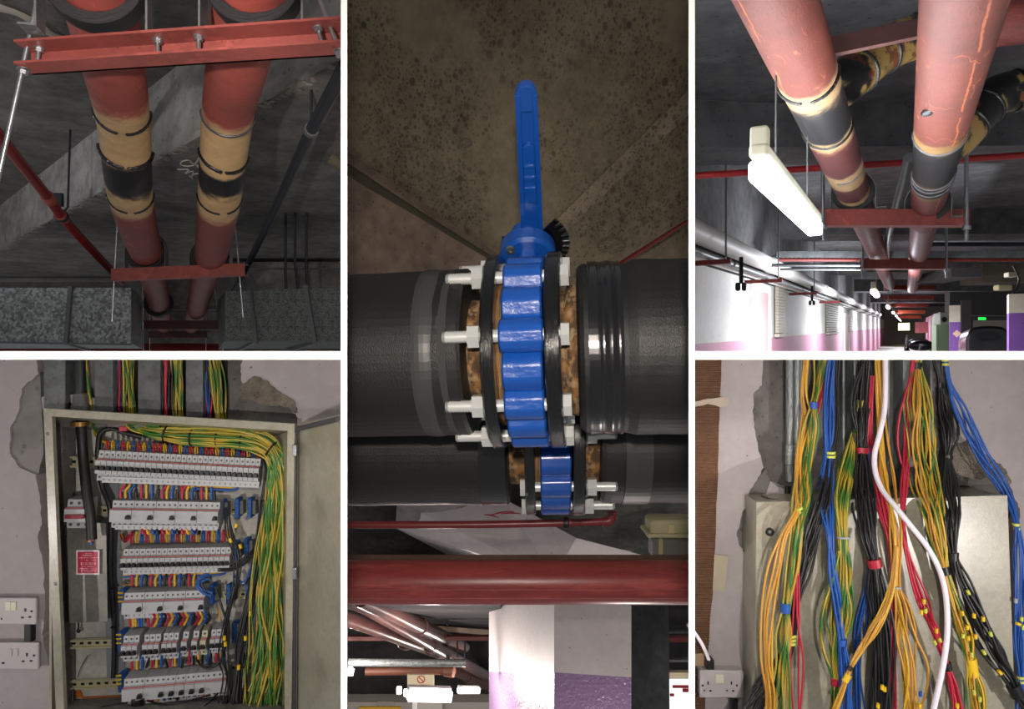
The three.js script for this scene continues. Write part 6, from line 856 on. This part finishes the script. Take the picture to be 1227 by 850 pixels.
  bundle('cable_bundle', 'black wires behind the earth bundle running over the top row', [[168, 518, 1.73, 3], [200, 527, 1.745, 3], [250, 533, 1.76, 3], [300, 541, 1.77, 3], [318, 552, 1.77, 4], [318, 600, 1.76, 4], [312, 650, 1.75, 4]], 10, [W.black], 1.5, { ties: [] });
  one('red_tag', box(P(148, 514, 1.7), 0.02, 0.012, 0.006, 0.002).rotateZ(0), tapeM.red, 'small red tag on the black wires at the cabinet top', 'tag');
  bundle('cable_bundle', 'bunch of black wires dropping at the right of the lower breaker rows', [[316, 600, 1.74, 3], [312, 650, 1.73, 4], [304, 700, 1.72, 5], [297, 735, 1.71, 6], [290, 770, 1.7, 6], [286, 810, 1.69, 7], [282, 868, 1.67, 8]], 15, [W.black], 1.4, { marks: [[294, 765, 'yellow'], [286, 800, 'yellow'], [300, 735, 'yellow']] });
  bundle('loose_wires', 'black wires looping down from the terminals of the second row to the fifth row', [[272, 608, 1.74, 3], [276, 640, 1.72, 4], [284, 665, 1.71, 5], [283, 700, 1.7, 5], [272, 740, 1.69, 5], [268, 790, 1.69, 6], [272, 810, 1.69, 4], [268, 850, 1.68, 6]], 5, [W.black], 1.1, { marks: [[276, 648, 'yellow', 0.4], [288, 655, 'yellow', 0.3], [283, 630, 'yellow', -0.3], [269, 765, 'yellow'], [270, 772, 'yellow']] });
  one('black_wire', tube([[258, 703, 1.7], [264, 722, 1.69], [272, 750, 1.69], [270, 775, 1.69], [262, 795, 1.69], [250, 801, 1.69], [240, 797, 1.7], [236, 788, 1.72]].map(a => P(...a)), 0.0028, 8, 5), W.black, 'black wire hanging in a loop in front of the fifth row', 'wire');
  bundle('cable_bundle', 'black wires curving right from the third row terminals', [[262, 683, 1.72, 2], [275, 682, 1.71, 3], [290, 674, 1.71, 4], [302, 664, 1.72, 3], [312, 655, 1.74, 3]], 7, [W.black], 1.3);
  bundle('cable_bundle', 'thick blue wires curving into the right end of the fourth row', [[250, 690, 1.71, 3], [240, 694, 1.7, 4], [238, 702, 1.7, 4], [243, 710, 1.7, 3], [254, 714, 1.7, 3]], 5, [W.blue, W.blue, W.black], 1.7);
  bundle('loose_wires', 'blue and black wires bending right beside the third and fourth rows', [[280, 690, 1.73, 1.5], [291, 700, 1.73, 2], [298, 690, 1.73, 2], [304, 672, 1.73, 2]], 3, [W.blue, W.black], 1.5);
  // terminals
  const termWhere = [[267.5, 610, 24, 'beside the last wide breaker of the second row'], [286, 608, 24, 'middle of three right of the second row'], [301, 608, 24, 'right of three beside the second row'], [283.5, 659, 22, 'at the right end of the third row'], [297, 655, 22, 'farther right of the third row'], [256, 711, 24, 'at the right end of the fourth row'], [276, 711, 24, 'middle right of the fourth row'], [299, 710, 24, 'far right of the fourth row'], [282.5, 756, 24, 'at the right end of the fifth row'], [149.5, 717, 24, 'left of the fourth row'], [147.5, 767, 24, 'left of the fifth row'], [147.5, 816, 22, 'left of the bottom row']];
  for (const [x, y, h, l] of termWhere) { const p = PB(x, y, 0.055), k = 1.74 / F, t = thing('terminal_block', 'small blue terminal block ' + l, 'terminal', p); part('terminal_body', box(p, 5 * k, h * k, 0.03, 0.002), std(0x1f5aa6, { roughness: 0.45 }), t); for (let i = 0; i < 4; i++) part('terminal_screw', new THREE.CylinderGeometry(0.0024, 0.0024, 0.003, 8).rotateX(Math.PI / 2).translate(p.x, p.y + (i - 1.5) * h * k * 0.24, p.z + 0.0155), M.zincDull, t); if (x < 200) for (let i = 0; i < 3; i++) part('ferrule', rod(P(x - 8, y - 6 + i * 5, 1.71), P(x - 2, y - 6 + i * 5, 1.71), 0.0024, 8), tapeM.yellow, t); else part('clip', box(p.clone().add(V(0.009, 0, -0.005)), 4 * k, h * k * 0.7, 0.02, 0.001), std(0x5f615c), t); }
  // ---- jumper wires between the rows
  const phase = [W.red, W.yellow, W.blue, W.black], phaseN = ['red', 'yellow', 'blue', 'black'];
  const jump = (pts, m, label, group, r = 1.5) => one('jumper_wire', tube(pts.map(([x, y, o = 0.09]) => PB(x, y, o)), r * 1.72 / F, 8, 4), m, label, 'wire', group);
  // loops above the top row
  for (let i = 0; i < 30; i++) { const x = 129 + i * 6.25, y = 539 + i * 0.33, k = [0, 1, 2, 0, 1, 2, 0, 1, 2, 0][i % 10]; jump([[x - 1.3, y, 0.1], [x - 1.3, y - 7, 0.095], [x, y - 11, 0.09], [x + 1.3, y - 7, 0.085], [x + 1.3, y, 0.085]], phase[k], phaseN[k] + ' wire loop, ' + nth(i + 1) + ' from the left above the top breaker row', 'wire loops above the top row', 0.9); }
  one('yellow_wire', tube([[122, 529], [140, 534], [180, 535], [240, 538], [300, 543]].map(a => PB(...a, 0.05)), 0.0035, 8, 5), W.yellow, 'yellow wire running along the top of the top breaker row', 'wire');
  // between rows one and two
  const tops = [144.5, 150.5, 156, 163, 169.5, 175.5, 182, 189, 194.5, 200, 206, 212.5, 218.5, 224, 230, 236, 241.5, 247.5, 253.5, 257];
  tops.forEach((x, i) => { const k = i % 4, y1 = 597 + i * 0.1, up = k === 3 ? 588 : 580 + i * 0.2, sx = i < 3 ? 5 : i > 6 && i < 15 ? rr(1, 5) : 0; jump([[x, y1, 0.1], [x, y1 - 8, 0.1], [x + sx * 0.3, y1 - 11, 0.1], [x + sx, up + 2, 0.1], [x + sx, up, 0.1]], phase[k], phaseN[k] + ' wire, ' + nth(i + 1) + ' from the left rising from the second row to the top row', 'wires between the first and second row', k === 3 ? 1.7 : 1.5); });
  [[W.red, 218, 581, 281, 'red'], [W.yellow, 224, 583.5, 283, 'yellow'], [W.blue, 230, 587, 285, 'blue']].forEach(([m, x0, y, x1, n]) => jump([[x0, 595, 0.095], [x0, y + 3, 0.095], [x0 + 3, y, 0.095], [x1 - 22, y, 0.095], [x1 - 3, y, 0.095], [x1, y - 3, 0.095], [x1, y - 6, 0.095]], m, 'long ' + n + ' wire running level under the right half of the top row', null));
  // between rows two and three
  for (let i = 0; i < 12; i++) { const x = 170.5 + i * 5.95, k = i % 4; jump([[x, 632.5, 0.11], [x, 637, 0.115], [x + 1.5, 640, 0.115], [x + 3.4, 638, 0.11], [x + 3.6, 634, 0.1]], phase[k], phaseN[k] + ' short wire tail, ' + nth(i + 1) + ' from the left under the second row', 'wire tails under the second row', 1.5); }
  for (let i = 0; i < 20; i++) { const x = 158 + i * 6.1, k = [0, 1, 2][i % 3], y = 651 - i * 0.1; jump([[x - 1.2, y, 0.1], [x - 1.2, y - 9, 0.09], [x, y - 14, 0.085], [x + 1.2, y - 9, 0.08], [x + 1.2, y, 0.08]], phase[k], phaseN[k] + ' wire loop, ' + nth(i + 1) + ' from the left above the third row', 'wire loops above the third row', 1.0); }
  // between rows three and four
  [[W.red, 685.5, 'red', 262], [W.yellow, 688, 'yellow', 266], [W.blue, 690.5, 'blue', 271]].forEach(([m, y, n, x1], j) => { jump([[148, y + 1, 0.09], [165, y, 0.09], [190, y + 1, 0.09], [215, y - 0.5, 0.09], [x1 - 8, y - 1.5, 0.09], [x1 - 1, y - 4, 0.09], [x1, y - 9, 0.09]], m, 'long ' + n + ' wire running level between the third and fourth rows', null, 1.5); });
  for (let i = 0; i < 14; i++) { const x = 158 + i * 5.7, k = i % 4; jump([[x, 702.5, 0.1], [x, 694, 0.1], [x + (i % 3) * 1.5, 688, 0.095], [x + (i % 3) * 2, 684, 0.09]], phase[k], phaseN[k] + ' wire, ' + nth(i + 1) + ' from the left entering the fourth row from above', 'wires above the fourth row', 1.5); }
  // between rows four and five
  for (let i = 0; i < 16; i++) { const x = 183 + i * 4.4, k = i % 4; jump([[x, 730.5 - i * 0.2, 0.11], [x + 0.3, 735, 0.115], [x + 2.5, 739, 0.11], [x + 1, 744, 0.1], [x - 2, 751 - i * 0.2, 0.095]], phase[k], phaseN[k] + ' twisted wire, ' + nth(i + 1) + ' from the left between the fourth and fifth rows', 'twisted wires between the fourth and fifth rows', 1.5); }
  [[156, 0], [160, 1], [163, 1], [167, 2], [170, 2], [178, 0]].forEach(([x, k], i) => jump([[x, 751, 0.1], [x - 0.5, 744, 0.1], [x - 1, 737, 0.1]], phase[k], phaseN[k] + ' wire, ' + nth(i + 1) + ' from the left over the left trio of the fifth row', 'wires over the left trio', 1.4));
  jump([[263.5, 744, 0.1], [263, 729, 0.1]], W.orange, 'short upright yellow wire over the last trio of the fifth row', null, 1.2);
  // between rows five and six
  const bot = [[158, 0], [164, 1], [170, 2], [182, 0], [187.5, 1], [193.5, 2], [204, 0], [209.5, 1], [214.5, 2], [226.5, 0], [232, 3], [237.5, 1], [242.5, 3], [248.5, 2], [252.5, 3], [259, 0], [265, 1], [269, 2]];
  bot.forEach(([x, k], i) => jump([[x, 781 - (x - 158) * 0.06, 0.1], [x + 0.3, 790 - (x - 158) * 0.07, 0.105], [x + 0.2, 803 - (x - 158) * 0.09, 0.1]], phase[k], phaseN[k] + ' wire, ' + nth(i + 1) + ' from the left between the fifth and bottom rows', 'straight wires over the bottom row', 1.5));
  [[179.5, 175.5], [199, 201], [221, 218]].forEach(([x0, x1], i) => jump([[x0, 782, 0.1], [x0 - 1, 790, 0.11], [x1, 800, 0.1]], W.black, 'slanting black wire over the bottom row, ' + nth(i + 1) + ' of three', 'slanting black wires', 1.5));
  for (let i = 0; i < 13; i++) { const x = 181 + i * 7.4, k = i % 4; if (x > 206 && x < 222) continue; jump([[x, 833 - (x - 181) * 0.13, 0.11], [x - 0.5, 837 - (x - 181) * 0.13, 0.115], [x + 1.5, 841 - (x - 181) * 0.14, 0.11]], phase[k], phaseN[k] + ' wire stub, ' + nth(i + 1) + ' from the left under the bottom row', 'wire stubs under the bottom row', 1.6); }
  bundle('cable_bundle', 'red and yellow wires turning in at the left of the third row', [[147, 640, 1.74, 2], [150, 647, 1.72, 2], [156, 642, 1.7, 2]], 3, [W.red, W.yellow], 1.4);
  bundle('cable_bundle', 'blue, yellow and red wires left of the fourth row', [[147, 699, 1.74, 2], [152, 702, 1.72, 3], [158, 703, 1.7, 2]], 4, [W.blue, W.yellow, W.red], 1.4);
  // things on the bottom ledge
  { const c = P(165, 842, 1.66), t = thing('tape_roll', 'roll of black tape lying on the bottom ledge', 'tape', c); part('tape', turned(c.clone().add(V(0, -0.011, 0)), V(0, 1, 0), [[0, 0.0085], [0, 0.0138], [0.018, 0.0138], [0.018, 0.0085], [0, 0.0085]], 28), M.black, t); part('core', turned(c.clone().add(V(0, -0.011, 0)), V(0, 1, 0), [[0, 0.0072], [0, 0.0085], [0.018, 0.0085], [0.018, 0.0072], [0, 0.0072]], 24), std(0x9a5a52), t); }
  const offcut = (label, pts, r = 1) => one('wire_offcut', tube(pts.map(([x, y, d]) => P(x, y, d)), r * 1.65 / F, 6, 4), W.black, label, 'wire');
  offcut('long black wire offcut lying across the bottom ledge', [[176, 840, 1.68], [200, 845, 1.66], [225, 840, 1.68], [258, 832, 1.72]]); offcut('black wire offcut left of the tape roll', [[120, 848, 1.64], [140, 844, 1.66], [152, 843, 1.66]]); offcut('short black wire offcut in front of the bottom row', [[208, 831, 1.7], [211, 836, 1.69], [213, 838, 1.68]], 2); offcut('black wire offcut slanting at the right of the bottom ledge', [[243, 848, 1.65], [252, 840, 1.68], [264, 828, 1.72]]); offcut('thin black wire scrap upright on the empty lower rail', [[93, 812, 1.72], [97, 800, 1.72], [105, 786, 1.72]], 0.5); offcut('black cord hanging below the lower left rail', [[87.5, 826, 1.7], [86.5, 838, 1.69], [86.5, 858, 1.68]], 1.3);
  const rub = []; for (let i = 0; i < 120; i++) { const q = rnd(), g = new THREE.IcosahedronGeometry(rr(0.001, 0.0035), 0); const p = P(lerp(95, 320, rnd()), lerp(837, 850, q), lerp(1.77, 1.64, q)); g.translate(p.x, p.y + 0.001, p.z); rub.push(g); } tag(part('rubble', rub, std(0x8f8c86, { roughness: 1 })), 'crumbs of grey plaster scattered on the bottom ledge', 'rubble').userData.kind = 'stuff';
  // sockets
  socket('upper grey wall socket with a double cream switch at the left edge', -16, 717, 43.5, 749, 1.635, 0.02, [[30, 731.5, 2, 4], [37.5, 733, 2.4, 2.2], [26.5, 740.5, 3, 2], [35.5, 739.7, 3, 2], [1.5, 742, 1.5, 2]], [[9, 727, 6.5, 10.5], [15.6, 727, 6.5, 10.5]]);
  socket('lower grey wall socket with two grey rockers at the left edge', -16, 770.5, 46, 803, 1.635, 0.02, [[32, 785, 2, 4], [40.5, 786, 2.4, 2.2], [27.5, 793, 3, 2], [37, 792.5, 3, 2], [3.5, 795, 3, 2]], []).children.length;
  for (const x of [11.5, 19]) { const t = scene.children[scene.children.length - 1]; part('switch', slab(x - 2.2, 778, x + 2.2, 787, 1.6325, 0.004, 0.001), std(0xaaa5a6, { roughness: 0.4 }), t); }
  one('black_cable', slab(28, 748, 37.5, 771, 1.64, 0.018, 0.004), M.black, 'short black flat cable joining the two wall sockets at the left', 'cable');
}
renderer.render(scene, camera);
